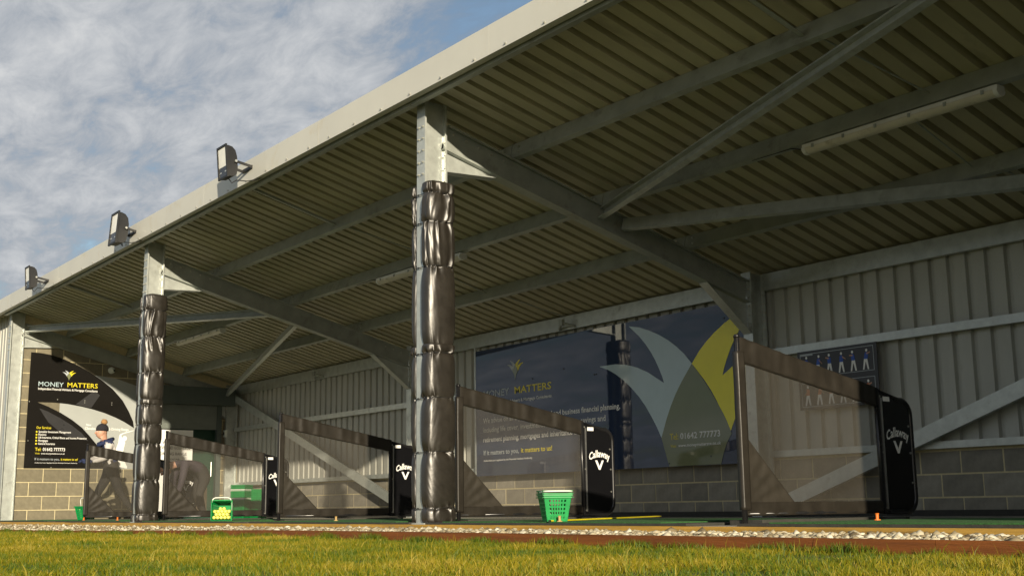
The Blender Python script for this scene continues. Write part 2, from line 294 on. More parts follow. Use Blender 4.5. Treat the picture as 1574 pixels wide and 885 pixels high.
# purlins, eaves beams and rails, one length for each bay
UPR = Vector((0, SL, 1)).normalized()
for k in range(3):
    xa, xb = FRAMES[k] + 0.004, FRAMES[k + 1] - 0.004
    for yp in (1.06, 2.25, 3.44):
        b = B(); c0 = Vector((0, yp, ztop(yp) + 0.084))
        b.prism(csec(0.160, 0.062, 0.018, 0.004, -1), c0 + Vector((xa, 0, 0)), c0 + Vector((xb, 0, 0)), UPR)
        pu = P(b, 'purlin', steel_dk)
        for xx in (xa + 0.12, xb - 0.12):
            for dz in (-0.03, 0.03): bolt(pu, BOLT_Y, (xx, yp - 0.002 - 0.0, c0.z + dz))
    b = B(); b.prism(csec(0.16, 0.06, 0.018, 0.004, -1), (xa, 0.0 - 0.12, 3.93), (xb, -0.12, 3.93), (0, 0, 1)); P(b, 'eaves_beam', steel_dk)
    b = B(); b.prism(csec(0.19, 0.062, 0.018, 0.004, -1), (xa + 0.07, D - 0.115, 2.635), (xb - 0.07, D - 0.115, 2.635), (0, 0, 1)); P(b, 'eaves_beam', steel)
    b = B(); b.prism(csec(0.085, 0.07, 0.018, 0.004, -1), (xa + 0.07, D - 0.125, 1.815), (xb - 0.07, D - 0.125, 1.815), (0, 0, 1)); P(b, 'sheeting_rail', steel)
    b = B(); b.prism(csec(0.07, 0.06, 0.018, 0.004, -1), (xa + 0.07, D - 0.10, 0.685), (xb - 0.07, D - 0.10, 0.685), (0, 0, 1)); P(b, 'sheeting_rail', steel)
    # spacer strut at mid bay and thin sag rods
    xm = (xa + xb) / 2 + 0.03
    b = B(); b.prism([(-0.02, -0.02), (0.02, -0.02), (0.02, -0.014), (-0.014, -0.014), (-0.014, 0.02), (-0.02, 0.02)], (xm, -0.1, ztop(-0.1) + 0.07), (xm, 1.056, ztop(1.05) + 0.07), (0, 0, 1)); P(b, 'strut', steel_dk)
    for y0, y1, ox in ((1.07, 2.24, 0.25), (2.26, 3.43, -0.15), (3.45, 4.5, 0.2)):
        b = B(); b.tube([(xm + ox * 0.3, y0, ztop(y0) + 0.06), (xm + ox, y1, ztop(y1) + 0.09)], 0.008, 6); P(b, 'sag_rod', steel_dk)
    b = B()                                         # foot of the rod at the eaves beam
    b.tube([(xm + 0.2, 4.45, 2.62), (xm + 0.34, 4.57, 2.56)], 0.018, 6); b.tube([(xm + 0.2, 4.45, 2.60), (xm + 0.0, 4.57, 2.56)], 0.018, 6); b.box((xm + 0.2, 4.45, 2.62), (0.07, 0.05, 0.09)); P(b, 'rod_bracket', steel_dk)
# K bracing in the roof of the two end bays
def angle_bar(a, c, up, w=0.085, t=0.006): b = B(); b.prism([(-w / 2, -w / 2), (w / 2, -w / 2), (w / 2, -w / 2 + t), (-w / 2 + t, -w / 2 + t), (-w / 2 + t, w / 2), (-w / 2, w / 2)], a, c, up); return b
def zbr(y): return ztop(y) - 0.13
for xm, xe in ((0.075, S - 0.075), (-S - 0.075, -2 * S + 0.075)):
    for y0, y1 in ((2.20, 0.33), (2.45, 4.34)):
        up = Vector((0, SL, 1)) if xm > 0 else Vector((0, SL, 1))
        b = B(); b.prism(csec(0.125, 0.06, 0.018, 0.005, 1 if y1 < y0 else -1) if xm > 0 else csec(0.125, 0.06, 0.018, 0.005, -1 if y1 < y0 else 1), (xm, y0, zbr(y0) + 0.02), (xe, y1, zbr(y1) + 0.02), up)
        P(b, 'roof_brace', steel)
# wall bracing along the back
def brace(x0, z0, x1, z1):
    b = B(); b.prism(csec(0.15, 0.055, 0.018, 0.004, -1 if x1 > x0 else -1), (x0, D - 0.20, z0), (x1, D - 0.20, z1), (0, 0, 1)); P(b, 'wall_brace', steel)
brace(0.16, 0.10, S - 0.1, 2.55); brace(-2 * S + 0.1, 2.50, -S - 0.16, 0.10)
# roof sheets: trapezoidal liner, 5 ribs each
PIT = 0.2072
def ribs(n, h=0.075, top=0.14):
    pr = []
    for i in range(n):
        x = i * PIT
        pr += [(x, 0), (x + 0.132, 0), (x + 0.142, h), (x + 0.196, h)]
    return pr + [(n * PIT - 0.0004, 0), (n * PIT - 0.0004, top), (0, top)]
y0, y1 = -0.195, D + 0.12; n0 = 25
UPN = Vector((0, SL, 1)).normalized()
b = B(); b.prism([(x, y) for x, y in ribs(5)], (0, y1, zroof(y1)), (0, y0, zroof(y0)), UPN)
me = b.mesh('roof_sheet', liner)
# the prism's own side axis decides which way the ribs run; lay the sheets from the right-hand end accordingly
mnx = min(q.co.x for q in me.vertices)
for i in range(n0):
    o = link('roof_sheet', me); o.location = (7.45 - (i + 1) * 5 * PIT - mnx, 0, 0); attach(o, shelter)
# fascia in lengths of about three metres
x = 7.5; i = 0
while x > -18.2:
    x0 = x - 3.05
    b = B(); b.prism([(0, 0), (0.075, 0), (0.075, 0.003), (0.003, 0.003), (0.003, 0.262), (0.09, 0.262), (0.09, 0.265), (0, 0.265)], (x - 0.0015, -0.212, 3.879), (x0 + 0.0015, -0.212, 3.879), (0, 0, 1))
    fp = P(b, 'fascia_panel', fasc)
    for j in range(6): link('screw', BOLT_Y, fp, (x - 0.22 - 0.52 * j, -0.212, 3.905)).scale = (0.8, 0.8, 0.8)
    x = x0
# back wall: blockwork below, ribbed sheets above
bw = B(); bw.bb(XE - 0.3, 7.45, D + 0.0035, D + 0.11, -0.1, 0.655); back = P(bw, 'back_wall', mortar)
b = B(); b.box((0, 0, 0), (0.434, 0.1, 0.209)); BLK = b.mesh('block', blk_back)
b = B(); b.box((0, 0, 0), (0.434, 0.1, 0.209)); 
for row, (zc, off) in enumerate(((0.0675, 0.0), (0.2925, 0.225), (0.5175, 0.0))):
    xx = -2.365 + off - 0.225 * 0 - 0.45 * 28
    while xx < 7.3:
        if xx > XE - 0.3: link('block', BLK, back, (xx + random.uniform(-0.003, 0.003), D + 0.05 + random.uniform(-0.002, 0.002), zc))
        xx += 0.45
def wsheet(n, z0, z1):
    b = B(); pr = []
    for i in range(n):
        x = i * PIT; pr += [(x, 0), (x + 0.140, 0), (x + 0.150, 0.042), (x + 0.196, 0.042)]
    pr += [(n * PIT - 0.0004, 0), (n * PIT - 0.0004, 0.07), (0, 0.07)]
    nn = len(pr); v = [(x, y, z0) for x, y in pr] + [(x, y, z1) for x, y in pr]
    b.add(v, [(i, (i + 1) % nn, (i + 1) % nn + nn, i + nn) for i in range(nn)] + [tuple(range(nn))[::-1], tuple(range(nn, 2 * nn))]); return b.mesh('cladding_sheet', clad)
WS = wsheet(5, 0.648, zroof(D) + 0.02)
xx = 7.42
while xx > XE - 0.3:
    xx -= 5 * PIT; link('cladding_sheet', WS, back, (xx, D - 0.012, 0))
b = B(); b.bb(XE, 7.2, D - 0.045, D - 0.004, 0.002, 0.06); P(b, 'wall_kerb', rubber)
# left end wall: tan blockwork with the shutter opening
YO0, YO1, ZO = 2.72, 4.24, 2.34
b = B(); f = wx(XE - 0.006)
f = wx(XE - 0.003)
b.plate([(0.02, -0.1), (YO0, -0.1), (YO0, zroof(YO0) - 0.002), (0.02, zroof(0.02) - 0.002)], f, -0.1, 0)
b.plate([(YO0, ZO), (YO1, ZO), (YO1, zroof(YO1) - 0.002), (YO0, zroof(YO0) - 0.002)], f, -0.1, 0)
b.plate([(YO1, -0.1), (D, -0.1), (D, zroof(D) - 0.002), (YO1, zroof(YO1) - 0.002)], f, -0.1, 0)
endw = P(b, 'end_wall', mortar)
BH, BL = 0.2575, 0.51
b = B(); b.box((0, 0, 0), (0.1, BL - 0.013, BH - 0.013)); BLE = b.mesh('block', blk_end)
def cutblk(w):
    b = B(); b.box((0, 0, 0), (0.1, w - 0.013, BH - 0.013)); return b.mesh('block', blk_end)
cuts = {}
for row in range(16):
    z0 = -0.052 + BH * row; y = 0.257 - BL * 2 + (BL / 2 if row % 2 == 0 else 0.0)
    while y < D:
        lo, hi = max(y, 0.05), min(y + BL, D - 0.05)
        if z0 + BH > 0 and z0 < ZO:                       # cut at the opening
            if lo < YO0 < hi: hi = YO0
            elif lo < YO1 < hi: lo = YO1
            elif lo >= YO0 and hi <= YO1: y += BL; continue
        if hi - lo > 0.06 and z0 + BH < zroof(hi) - 0.12:
            w = round(hi - lo, 2)
            if abs(w - BL) > 0.02:
                if w not in cuts: cuts[w] = cutblk(w)
                me = cuts[w]
            else: me = BLE
            link('block', me, endw, (XE - 0.05 + random.uniform(-0.002, 0.002), (lo + hi) / 2, z0 + BH / 2))
        y += BL
# right end wall (out of frame, it shades the near bay)
b = B(); f = wx(S + 0.075)
b.plate([(-0.19, -0.1), (D + 0.1, -0.1), (D + 0.1, zroof(D + 0.1) - 0.002), (-0.19, zroof(-0.19) - 0.002)], f, 0, 0.09); P(b, 'end_wall', clad)
# clad front of the part that goes on to the left
FS = wsheet(5, 0.0, 3.95)
fw = B(); fw.bb(-18.2, XE - 0.075, 0.16, 0.22, 0, 3.95); fwo = P(fw, 'front_wall', clad)
for i in range(4): o = link('cladding_sheet', FS, fwo, (XE - 0.13 - (i + 1) * 5 * PIT, 0.08, 0)); 
b = B(); b.bb(XE - 0.13, XE - 0.072, 0.03, 0.155, 0.0, 3.95); P(b, 'corner_flashing', fasc)
# roller shutter, door and notice at the end wall
sh = empty('roller_shutter', (XE, 3.48, 1.8), 'grey roller shutter with boxed housing, half lowered over the doorway', 'shutter')
b = B(); b.bb(XE + 0.003, XE + 0.26, 2.50, 4.50, 2.30, 2.66); attach(b.build('housing', shut), sh)
zs = 1.80
while zs < 2.29:
    b = B(); b.prism([(-0.012, 0), (0.004, 0.006), (0.012, 0.03), (0.004, 0.056), (-0.012, 0.0615)], (XE + 0.06, YO1 - 0.06, zs), (XE + 0.06, YO0 - 0.03, zs), (0, 0, 1)); attach(b.build('slat', shutl), sh); zs += 0.062
for yy in (YO0 - 0.09, YO1 - 0.06):
    b = B(); b.bb(XE + 0.003, XE + 0.10, yy, yy + 0.10, 0.002, 2.298); attach(b.build('guide_rail', shut), sh)
dr = empty('doorway_screen', (XE - 0.3, 3.48, 0), 'dark green double door below the roller shutter', 'door')
for a0, a1 in ((YO0, 3.44), (3.45, YO1)):
    b = B(); b.bb(XE - 0.18, XE - 0.13, a0 + 0.002, a1 - 0.002, 0.005, ZO - 0.01); lf = attach(b.build('door_leaf', dgreen), dr)
    b = B(); b.bb(XE - 0.128, XE - 0.122, a0 + 0.14, a1 - 0.14, 0.15, 0.62); b.build('lower_panel', M('door_panel_' + str(a0), (0.07, 0.055, 0.035), 0.5), lf)
    b = B(); b.tube([(XE - 0.10, a1 - 0.08, 0.85), (XE - 0.10, a1 - 0.08, 1.15)], 0.012); b.bb(XE - 0.13, XE - 0.10, a1 - 0.09, a1 - 0.07, 0.86, 0.88); b.bb(XE - 0.13, XE - 0.10, a1 - 0.09, a1 - 0.07, 1.12, 1.14); b.build('handle', alu, lf)
sg = empty('welcome_sign', (XE, 3.3, 0.1), 'white welcome notice board with black capitals beside the green door', 'sign')
b = B(); b.bb(XE + 0.10, XE + 0.115, 2.86, 3.66, 0.12, 1.775); attach(b.build('board', white), sg)
f = wx(XE + 0.115); kp = M('black_print', (0.02, 0.02, 0.02), 0.5)
for s, a0, a1, z, h in (('WELCOME TO', 3.02, 3.50, 1.49, 0.055), ('CLEVELAND GOLF CLUB', 2.90, 3.61, 1.385, 0.058), ('DRIVING RANGE', 2.98, 3.54, 1.265, 0.058), ('REDCAR', 3.12, 3.40, 1.165, 0.035)):
    text(s, f, a0, z, a1, h, kp, sg, 0.003, bold=0.012)
for i in range(0): text(' ', f, 2.95, 0.98 - 0.09 * i, 3.5 - 0.05 * (i % 3), 0.03, kp, sg, 0.003) if False else None
sc = empty('security_camera', (XE, 1.96, 2.92), 'small white dome camera on the tan block wall', 'camera')
b = B(); b.tube([(XE, 1.96, 2.92), (XE + 0.035, 1.96, 2.92)], 0.065, 16); attach(b.build('mount', white_pl), sc)
b = B(); b.tube([(XE + 0.035 + 0.055 * math.sin(t), 1.96, 2.92) for t in (0, 0.3, 0.7, 1.1, 1.45)], [0.055, 0.052, 0.042, 0.025, 0.006], 16); attach(b.build('dome', white_pl, None, True), sc)
b = B(); b.tube([(XE + 0.075, 1.99, 2.915), (XE + 0.088, 1.997, 2.912)], 0.018, 10); attach(b.build('lens', blackp), sc)
sw = empty('switch_box', (-14.4, 4.38, 1.72), 'small pale switch box on the corner column beside the shutter', 'switch box')
b = B(); b.bb(-14.50, -14.40, 4.34, 4.391, 1.66, 1.80); attach(b.build('box', white_pl), sw); b = B(); b.bb(-14.47, -14.43, 4.332, 4.34, 1.70, 1.76); attach(b.build('rocker', lampk), sw)

# ------------------------------------------------------------------ timber edgings
ed = empty('floor_edging', (-4, -0.12, -0.05), 'pale timber plank edging along the front of the tee floor', 'edging')
x = 7.9
while x > -18.5:
    ln = 3.6; b = B(); b.bb(x - ln + 0.003, x, -0.142, -0.100, -0.16, 0.001 + random.uniform(-0.002, 0.002)); attach(b.build('plank', timber), ed); x -= ln
ed2 = empty('gravel_edging', (-4, YB, -0.12), 'low brown stained board edging between the gravel and the grass', 'edging')
x = 8.1
while x > -18.5:
    x0 = x - 2.4; za_, zb_ = zboard(x), zboard(x0); b = B()
    b.add([(x0 + 0.003, y, z) for y in (YB - 0.035, YB) for z in (zb_ - 0.2, zb_)] + [(x, y, z) for y in (YB - 0.035, YB) for z in (za_ - 0.2, za_)],
          [(0, 1, 3, 2), (4, 6, 7, 5), (0, 4, 5, 1), (2, 3, 7, 6), (0, 2, 6, 4), (1, 5, 7, 3)])
    attach(b.build('plank', brown), ed2); x = x0

# ------------------------------------------------------------------ padded column covers
def pad_mesh(X, side, ties, z0, z1, seed, flare):
    """one cushion hung on a side of a column, pinched where the cable ties cut in"""
    if side > 0: cx, cy, a, bb_ = X + 0.102, 0.125, 0.090, 0.158
    else: cx, cy, a, bb_ = X - 0.124, 0.145, 0.052, 0.150
    n = 110; nz = int((z1 - z0) / 0.0105); v = []
    for i in range(nz + 1):
        z = z0 + (z1 - z0) * i / nz
        dn = min(abs(z - t) for t in ties); lo = max([t for t in ties if t <= z] + [z0]); hi = min([t for t in ties if t > z] + [z1])
        u = (z - lo) / max(1e-3, hi - lo); puff = max(0.0, 1 - abs(2 * u - 1) ** 4.5)
        endf = 0.0
        if z > z1 - 0.03: endf = (z - z1 + 0.03) / 0.03
        sc_ = 0.87 + 0.15 * puff * min(1, (hi - lo) / 0.3 + 0.5)
        for j in range(n):
            th = 2 * math.pi * j / n; c, s = math.cos(th), math.sin(th); e = 2 / 2.9
            px, py = abs(c) ** e * (1 if c > 0 else -1), abs(s) ** e * (1 if s > 0 else -1)
            q = Vector((th * 2.2 + seed, z * 3.0, side * 3.0 + seed))
            slant = 1.5 * noise.noise(Vector((seed, lo * 7, 0.3)))
            # creases fanning out from each tie, some long, some short
            ph = th * (11 + 3 * slant) + z * (26 * slant) + 4 * noise.noise(Vector((th * 0.9, lo * 9 + seed, 2)))
            cr_ = 1 - 2.2 * abs(math.sin(ph * 0.5)) ** 0.8
            keepc = max(0.0, noise.noise(Vector((th * 1.6, lo * 4 + seed, 5))) * 1.6 + 0.35)
            lng = (0.026 if z < 2.3 else 0.08) + (0.03 if z < 2.3 else 0.14) * max(0, noise.noise(Vector((th * 2.0, lo * 5.1, seed))))
            amp = 0.028 * keepc * math.exp(-dn / lng) + (0.004 if z > flare else 0.0) * keepc
            w = sc_ + 0.022 * noise.noise(q * 0.8)
            rr = amp * cr_
            fine = (0.0012 if z < 2.3 else 0.003) * noise.noise(Vector((th * 5 + slant * z * 30, z * 9, seed)))
            px2, py2 = px * (a * w + rr + fine), py * (bb_ * w + rr + fine)
            k = 1 - 0.5 * endf * endf
            v.append((cx + px2 * k, cy + py2 * k, z + 0.006 * noise.noise(Vector((th, seed, z * 2)))))
    f = [(i * n + j, i * n + (j + 1) % n, (i + 1) * n + (j + 1) % n, (i + 1) * n + j) for i in range(nz) for j in range(n)]
    f += [tuple(range(n))[::-1], tuple(range(nz * n, nz * n + n))]
    b = B(); b.add(v, f); return b
def column_cover(X, upper, lower, zt, seed, label):
    e = empty('column_padding', (X, 0.12, 0), label, 'padding', 'padded covers strapped round the columns')
    for side in (1, -1):
        for nm, ties, z0, z1, fl in (('lower_cushion', lower, 0.008, lower[-1] + 0.10, 9), ('upper_cushion', upper, lower[-1] + 0.055, zt, 2.35)):
            tt = list(ties) + ([z0 - 0.02] if nm == 'upper_cushion' else [0.0])
            o = pad_mesh(X, side, tt, z0 if nm == 'lower_cushion' else z0 + 0.02, z1, seed + side + (5 if nm[0] == 'u' else 0), fl).build(nm, vinyl, None, True); attach(o, e)
    for t in list(upper) + list(lower):
        b = B(); pts = []
        for j in range(40):
            th = 2 * math.pi * j / 40; c, s = math.cos(th), math.sin(th); ee = 2 / 4.0
            pts.append((X + 0.012 + abs(c) ** ee * (1 if c > 0 else -1) * 0.168, 0.128 + abs(s) ** ee * (1 if s > 0 else -1) * 0.145, t + 0.004 * math.sin(th * 2 + seed)))
        b.tube(pts, 0.0035, 5, closed=True); b.box((X - 0.02, -0.014, t), (0.014, 0.012, 0.012)); attach(b.build('cable_tie', cable_m), e)
    return e
column_cover(0.0, (2.314, 2.728, 3.003), (0.138, 0.632, 1.111, 1.515), 3.125, 1.3, 'black quilted padding strapped round the tall column nearest the camera')
column_cover(-S, (2.05, 2.547, 2.93), (0.109, 0.565, 1.064, 1.329, 1.60), 3.166, 4.7, 'black quilted padding strapped round the column in front of the roller shutter')

# ------------------------------------------------------------------ bay dividers
LD = 1.875; HF, HB = 1.245, 0.885
def ztd(y): return HF - (HF - 0.965) / 1.47 * y           # sloping top of a divider
def arc(c, r, a0, a1, n=7): return [(c[0] + r * math.cos(a0 + (a1 - a0) * i / n), c[1] + r * math.sin(a0 + (a1 - a0) * i / n)) for i in range(n + 1)]
def wr(y, z, amp, sd, fy=18, fz=3): return amp * noise.noise(Vector((y * fy, z * fz, sd)))
def cloth_strip(quad, ny, nz, thick, amp, sd, fy=18, fz=3):
    """closed thin cloth between four corners (y,z): bl, br, tr, tl, puckered on both faces"""
    b = B(); g = []
    for side in (1, -1):
        for j in range(nz + 1):
            for i in range(ny + 1):
                u, w = i / ny, j / nz
                y = (quad[0][0] * (1 - u) + quad[1][0] * u) * (1 - w) + (quad[3][0] * (1 - u) + quad[2][0] * u) * w
                z = (quad[0][1] * (1 - u) + quad[1][1] * u) * (1 - w) + (quad[3][1] * (1 - u) + quad[2][1] * u) * w
                g.append((side * thick / 2 + wr(y, z, amp, sd, fy, fz), y, z + 0.3 * wr(y, z, amp, sd + 3)))
    n = ny + 1; m = n * (nz + 1); f = []
    for j in range(nz):
        for i in range(ny):
            q = (j * n + i, j * n + i + 1, (j + 1) * n + i + 1, (j + 1) * n + i); f.append(q); f.append(tuple(k + m for k in q[::-1]))
    rim = [i for i in range(n)] + [j * n + ny for j in range(1, nz + 1)] + [nz * n + i for i in range(ny - 1, -1, -1)] + [j * n for j in range(nz - 1, 0, -1)]
    for i in range(len(rim)): p, q = rim[i], rim[(i + 1) % len(rim)]; f.append((p, q, q + m, p + m))
    return b.add(g, f)
def divider(X, Y, label, sd):
    e = empty('bay_divider', (X, Y, 0), label, 'bay divider', 'mesh bay dividers along the tee line')
    def part(b, n, m, smooth=False, parent=None): return b.build(n, m, parent or e, smooth)
    yb = 1.46                                             # the mesh ends, the board begins
    zt0 = ztd(0)
    b = B(); b.tube([(0, 0, 0.004), (0, 0, zt0 + 0.004)], 0.019, 10); b.tube([(0, 0, zt0 - 0.004), (0, 0, zt0 + 0.016)], [0.024, 0.017], 10); part(b, 'front_post', tube_m, True)
    b = B(); b.tube([(0, 0.0, 0.075), (0, LD - 0.12, 0.075)], 0.014, 8); part(b, 'bottom_rail', tube_m, True)
    b = B(); b.box((0, 0.03, 0.02), (0.28, 0.05, 0.03)); b.box((0, yb + 0.1, 0.02), (0.28, 0.05, 0.03)); b.box((0, 0.75, 0.022), (0.05, 1.4, 0.028)); part(b, 'foot', rubber)
    b = cloth_strip([(0.018, 0.13), (yb, 0.13), (yb, ztd(yb) - 0.05), (0.018, zt0 - 0.05)], 30, 20, 0.001, 0.006, sd, 2.0, 2.0)
    # netting: keep one face only so that it is a single layer
    b2 = B(); n = 31 * 21; b2.v = b.v[:n]; b2.f = [q for q in b.f if max(q) < n]; b2.mi = [0] * len(b2.f); part(b2, 'netting', netm, True)
    part(cloth_strip([(-0.012, zt0 - 0.165), (yb + 0.03, ztd(yb) - 0.135), (yb + 0.03, ztd(yb) + 0.006), (-0.012, zt0 + 0.004)], 90, 10, 0.030, 0.012, sd + 1, 13, 1.6), 'top_band', band, True)
    part(cloth_strip([(-0.01, 0.062), (yb + 0.02, 0.062), (yb + 0.02, 0.150), (-0.01, 0.150)], 70, 6, 0.024, 0.007, sd + 2, 10, 4), 'bottom_band', band, True)
    part(cloth_strip([(-0.024, 0.10), (0.042, 0.10), (0.042, zt0 - 0.1), (-0.024, zt0 - 0.1)], 6, 50, 0.046, 0.004, sd + 3, 12, 4), 'front_sleeve', band, True)
    # triangular corner gusset with pleats
    b = B(); nn = 22; g = []; f = []
    for side in (0.007, -0.007):
        for j in range(nn + 1):
            for i in range(nn + 1):
                u, w = i / nn, j / nn; y = 0.036 + 0.46 * u * (1 - w); z = 0.145 + 0.44 * w
                ang = math.atan2(z - 0.06, y + 0.12); g.append((side + 0.006 * math.sin(ang * 26 + sd) * min(1, 3 * u * (1 - w)) * min(1, 4 * (1 - u)), y, z))
    m = nn + 1
    for s_ in (0, m * m):
        for j in range(nn):
            for i in range(nn): f.append((s_ + j * m + i, s_ + j * m + i + 1, s_ + (j + 1) * m + i + 1, s_ + (j + 1) * m + i))
    for j in range(nn): f.append((j * m + nn, (j + 1) * m + nn, m * m + (j + 1) * m + nn, m * m + j * m + nn))
    b.add(g, f); me = b.mesh('corner_gusset', patch, True); link('corner_gusset', me, e)
    # rounded board at the back with its tube, strip, badge and fixings
    zT = ztd(yb + 0.02); zE = ztd(LD - 0.06) - 0.005; r = 0.115
    out = [(yb + 0.02, 0.062), (LD - r, 0.062)] + arc((LD - r, 0.062 + r), r, -math.pi / 2, 0)[1:] + arc((LD - r, zE - r), r, 0, math.pi / 2 + 0.18)[0:] + [(yb + 0.02, zT)]
    b = B(); b.plate(out, wx(0), -0.008, 0.008); bd = part(b, 'board', blackp)
    b = B(); b.tube([(0, y, z) for y, z in out], 0.021, 8, closed=True); part(b, 'board_frame', tube_m, True)
    b = B(); b.bb(0.0085, 0.0135, yb + 0.052, yb + 0.068, 0.09, zT - 0.06); part(b, 'edge_strip', alu, parent=bd)
    b = B(); b.bb(-0.0135, -0.0085, yb + 0.052, yb + 0.068, 0.09, zT - 0.06); part(b, 'edge_strip', alu, parent=bd)
    b = B(); b.bb(0.0085, 0.0100, yb + 0.085, yb + 0.165, zT - 0.085, zT - 0.050); part(b, 'sticker', white, parent=bd)
    for y, z in ((yb + 0.05, 0.10), (yb + 0.045, zT - 0.05), (yb + 0.05, 0.50), (LD - 0.035, 0.28), (LD - 0.035, 0.50), (LD - 0.04, 0.70)):
        b = B(); b.tube([(0.008, y, z), (0.014, y, z)], 0.0085, 8); part(b, 'rivet', bolt_m, parent=bd)
    fn = wx(0); yc = yb + 0.235
    t = text('Callaway', fn, yc - 0.135, 0.585, yc + 0.135, 0.068, white, None, 0.0098, bend=0.036, bold=0.022, name='lettering'); t.parent = bd
    b = B(); b.plate([(yc - 0.056, 0.588), (yc - 0.030, 0.588), (yc + 0.001, 0.528), (yc + 0.032, 0.588), (yc + 0.056, 0.588), (yc + 0.010, 0.496), (yc - 0.010, 0.496)], fn, 0.0086, 0.0098); part(b, 'chevron_mark', white, parent=bd)
    return e
DIV = [(3.635, 0.20, 'nearest mesh bay divider, half in shadow, below the golf swing poster', 2.0),
       (0.0, 0.41, 'mesh bay divider beside the tall padded column, in front of the navy banner', 9.0),
       (-3.635, 0.39, 'mesh bay divider standing left of the tallest padded column, alone in its bay', 15.0),
       (-7.27, 0.41, 'mesh bay divider in front of the shutter doorway and the stacked green baskets', 22.0),
       (-10.9, 0.45, 'farthest mesh bay divider, in front of the walking person', 31.0)]
for X, Y, lb, sd_ in DIV: divider(X, Y, lb, sd_)

# ------------------------------------------------------------------ mats
for i, (x0, x1, lb) in enumerate(((4.05, 7.0, 'green turf mat to the right of the nearest bay divider'), (0.42, 3.1, 'green turf mat under the yellow stick and green basket'), (-3.2, -0.35, 'green turf mat just left of the tall padded column'), (-6.85, -4.1, 'green turf mat under the basket of yellow balls'), (-10.45, -7.7, 'green turf mat left of the padded column by the doorway'), (-14.2, -11.4, 'green turf mat at the far end beside the block wall'))):
    e = empty('tee_mat', ((x0 + x1) / 2, 0.8, 0), lb, 'mat', 'turf mats in the bays')
    b = B(); b.bb(x0 - 0.25, x1 + 0.25, -0.06, 1.75, 0.002, 0.018); attach(b.build('rubber_base', rubber), e)
    b = B(); b.bb(x0, x1, -0.045, 1.7, 0.0182, 0.026); attach(b.build('turf', turf), e)

# ------------------------------------------------------------------ banner on the back wall
ban = empty('navy_banner', (-2.9, D - 0.06, 0.6), 'large glossy navy banner with blue and yellow leaf emblem on the back wall', 'banner')
YBN = D - 0.145; f = wy(YBN)
BX0, BX1, BZ0, BZ1 = -5.60, -0.11, 0.60, 2.47
b = B(); b.bb(BX0, BX1, YBN, YBN + 0.012, BZ0, BZ1); attach(b.build('panel', navy), ban)
b = B(); b.bb(BX0 - 0.03, BX0 - 0.001, YBN - 0.004, YBN + 0.02, BZ0, BZ1 + 0.06); attach(b.build('edge_trim', steel), ban)
BLUE = [(-2.752, 1.955), (-2.327, 1.952), (-1.924, 1.843), (-1.544, 1.628), (-1.582, 1.739), (-1.719, 1.987), (-1.906, 2.213), (-2.157, 2.417), (-1.898, 2.364), (-1.514, 2.198), (-1.228, 2.002), (-1.054, 1.82), (-1.306, 1.542), (-1.481, 1.271), (-1.623, 0.957), (-1.733, 1.154), (-1.943, 1.44), (-2.22, 1.689), (-2.51, 1.869)]
OLIVE = [(-1.054, 1.82), (-0.862, 1.596), (-0.677, 1.341), (-0.543, 1.132), (-0.458, 0.948), (-0.563, 0.81), (-0.646, 0.603), (-1.504, 0.603), (-1.623, 0.957), (-1.481, 1.271), (-1.306, 1.542)]
def smooth_poly(pts, sharp=40):
    """Chaikin once round the gentle corners, keep the sharp tips"""
    out = []; n = len(pts)
    for i in range(n):
        a, c, d = Vector(pts[i - 1]), Vector(pts[i]), Vector(pts[(i + 1) % n])
        an = (c - a).angle(d - c, 0)
        if math.degrees(an) > sharp: out.append(tuple(c))
        else: out += [tuple(c * 0.75 + a * 0.25), tuple(c * 0.75 + d * 0.25)]
    return out
def clip_x(pts, xm):
    out = []
    for i in range(len(pts)):
        a, c = pts[i - 1], pts[i]
        if (a[0] <= xm) != (c[0] <= xm): t = (xm - a[0]) / (c[0] - a[0]); out.append((xm, a[1] + t * (c[1] - a[1])))
        if c[0] <= xm: out.append(c)
    return out
AX = -1.054
YEL = clip_x([(2 * AX - x, z) for x, z in smooth_poly(BLUE)], BX1 - 0.002)
b = B(); b.plate(smooth_poly(BLUE), f, 0.001, 0.003); attach(b.build('pale_blue_leaf', bluep), ban)
b = B(); b.plate([q for q in YEL], f, 0.001, 0.003); attach(b.build('yellow_leaf', yellowg), ban)
b = B(); b.plate(smooth_poly(OLIVE), f, 0.0035, 0.0045); attach(b.build('olive_leaf', olivep), ban)
def mini_logo(fn, cx, cz, s, parent, t=0.003):
    def tr(pts): return [(cx + (x - AX) * s, cz + (z - 0.957) * s) for x, z in pts]
    b = B(); b.plate(tr(smooth_poly(BLUE)), fn, t * 0.4, t); attach(b.build('emblem_leaf', greyp), parent)
    b = B(); b.plate(tr([(2 * AX - x, z) for x, z in smooth_poly(BLUE)]), fn, t * 0.4, t); attach(b.build('emblem_leaf', yellowp), parent)
    stem = [(-1.054, 1.82), (-0.83, 1.55), (-0.65, 1.27), (-0.56, 0.957), (-0.80, 0.62), (-0.95, 0.30), (-1.054, -0.1), (-1.16, 0.30), (-1.31, 0.62), (-1.55, 0.957), (-1.46, 1.27), (-1.28, 1.55)]
    b = B(); b.plate(tr(stem), fn, t * 1.1, t * 1.4); attach(b.build('emblem_stem', olivep), parent)
mini_logo(f, -4.605, 2.07, 0.118, ban)
T = lambda *a, **k: text(a[0], f, *a[1:6], ban, 0.0035, **{'bold': 0.018, **k})
T('MONEY', -5.40, 1.753, -4.75, 0.096, greyp); T('MATTERS', -4.626, 1.753, -3.777, 0.096, yellowp)
T('Independent Financial Advisers & Mortgage Consultants', -5.40, 1.635, -3.775, 0.042, white)
T('We advise on all aspects of personal and business financial planning,', -5.412, 1.375, -2.366, 0.072, white)
T('including life cover, investments, long term care, savings and', -5.414, 1.238, -2.655, 0.072, white)
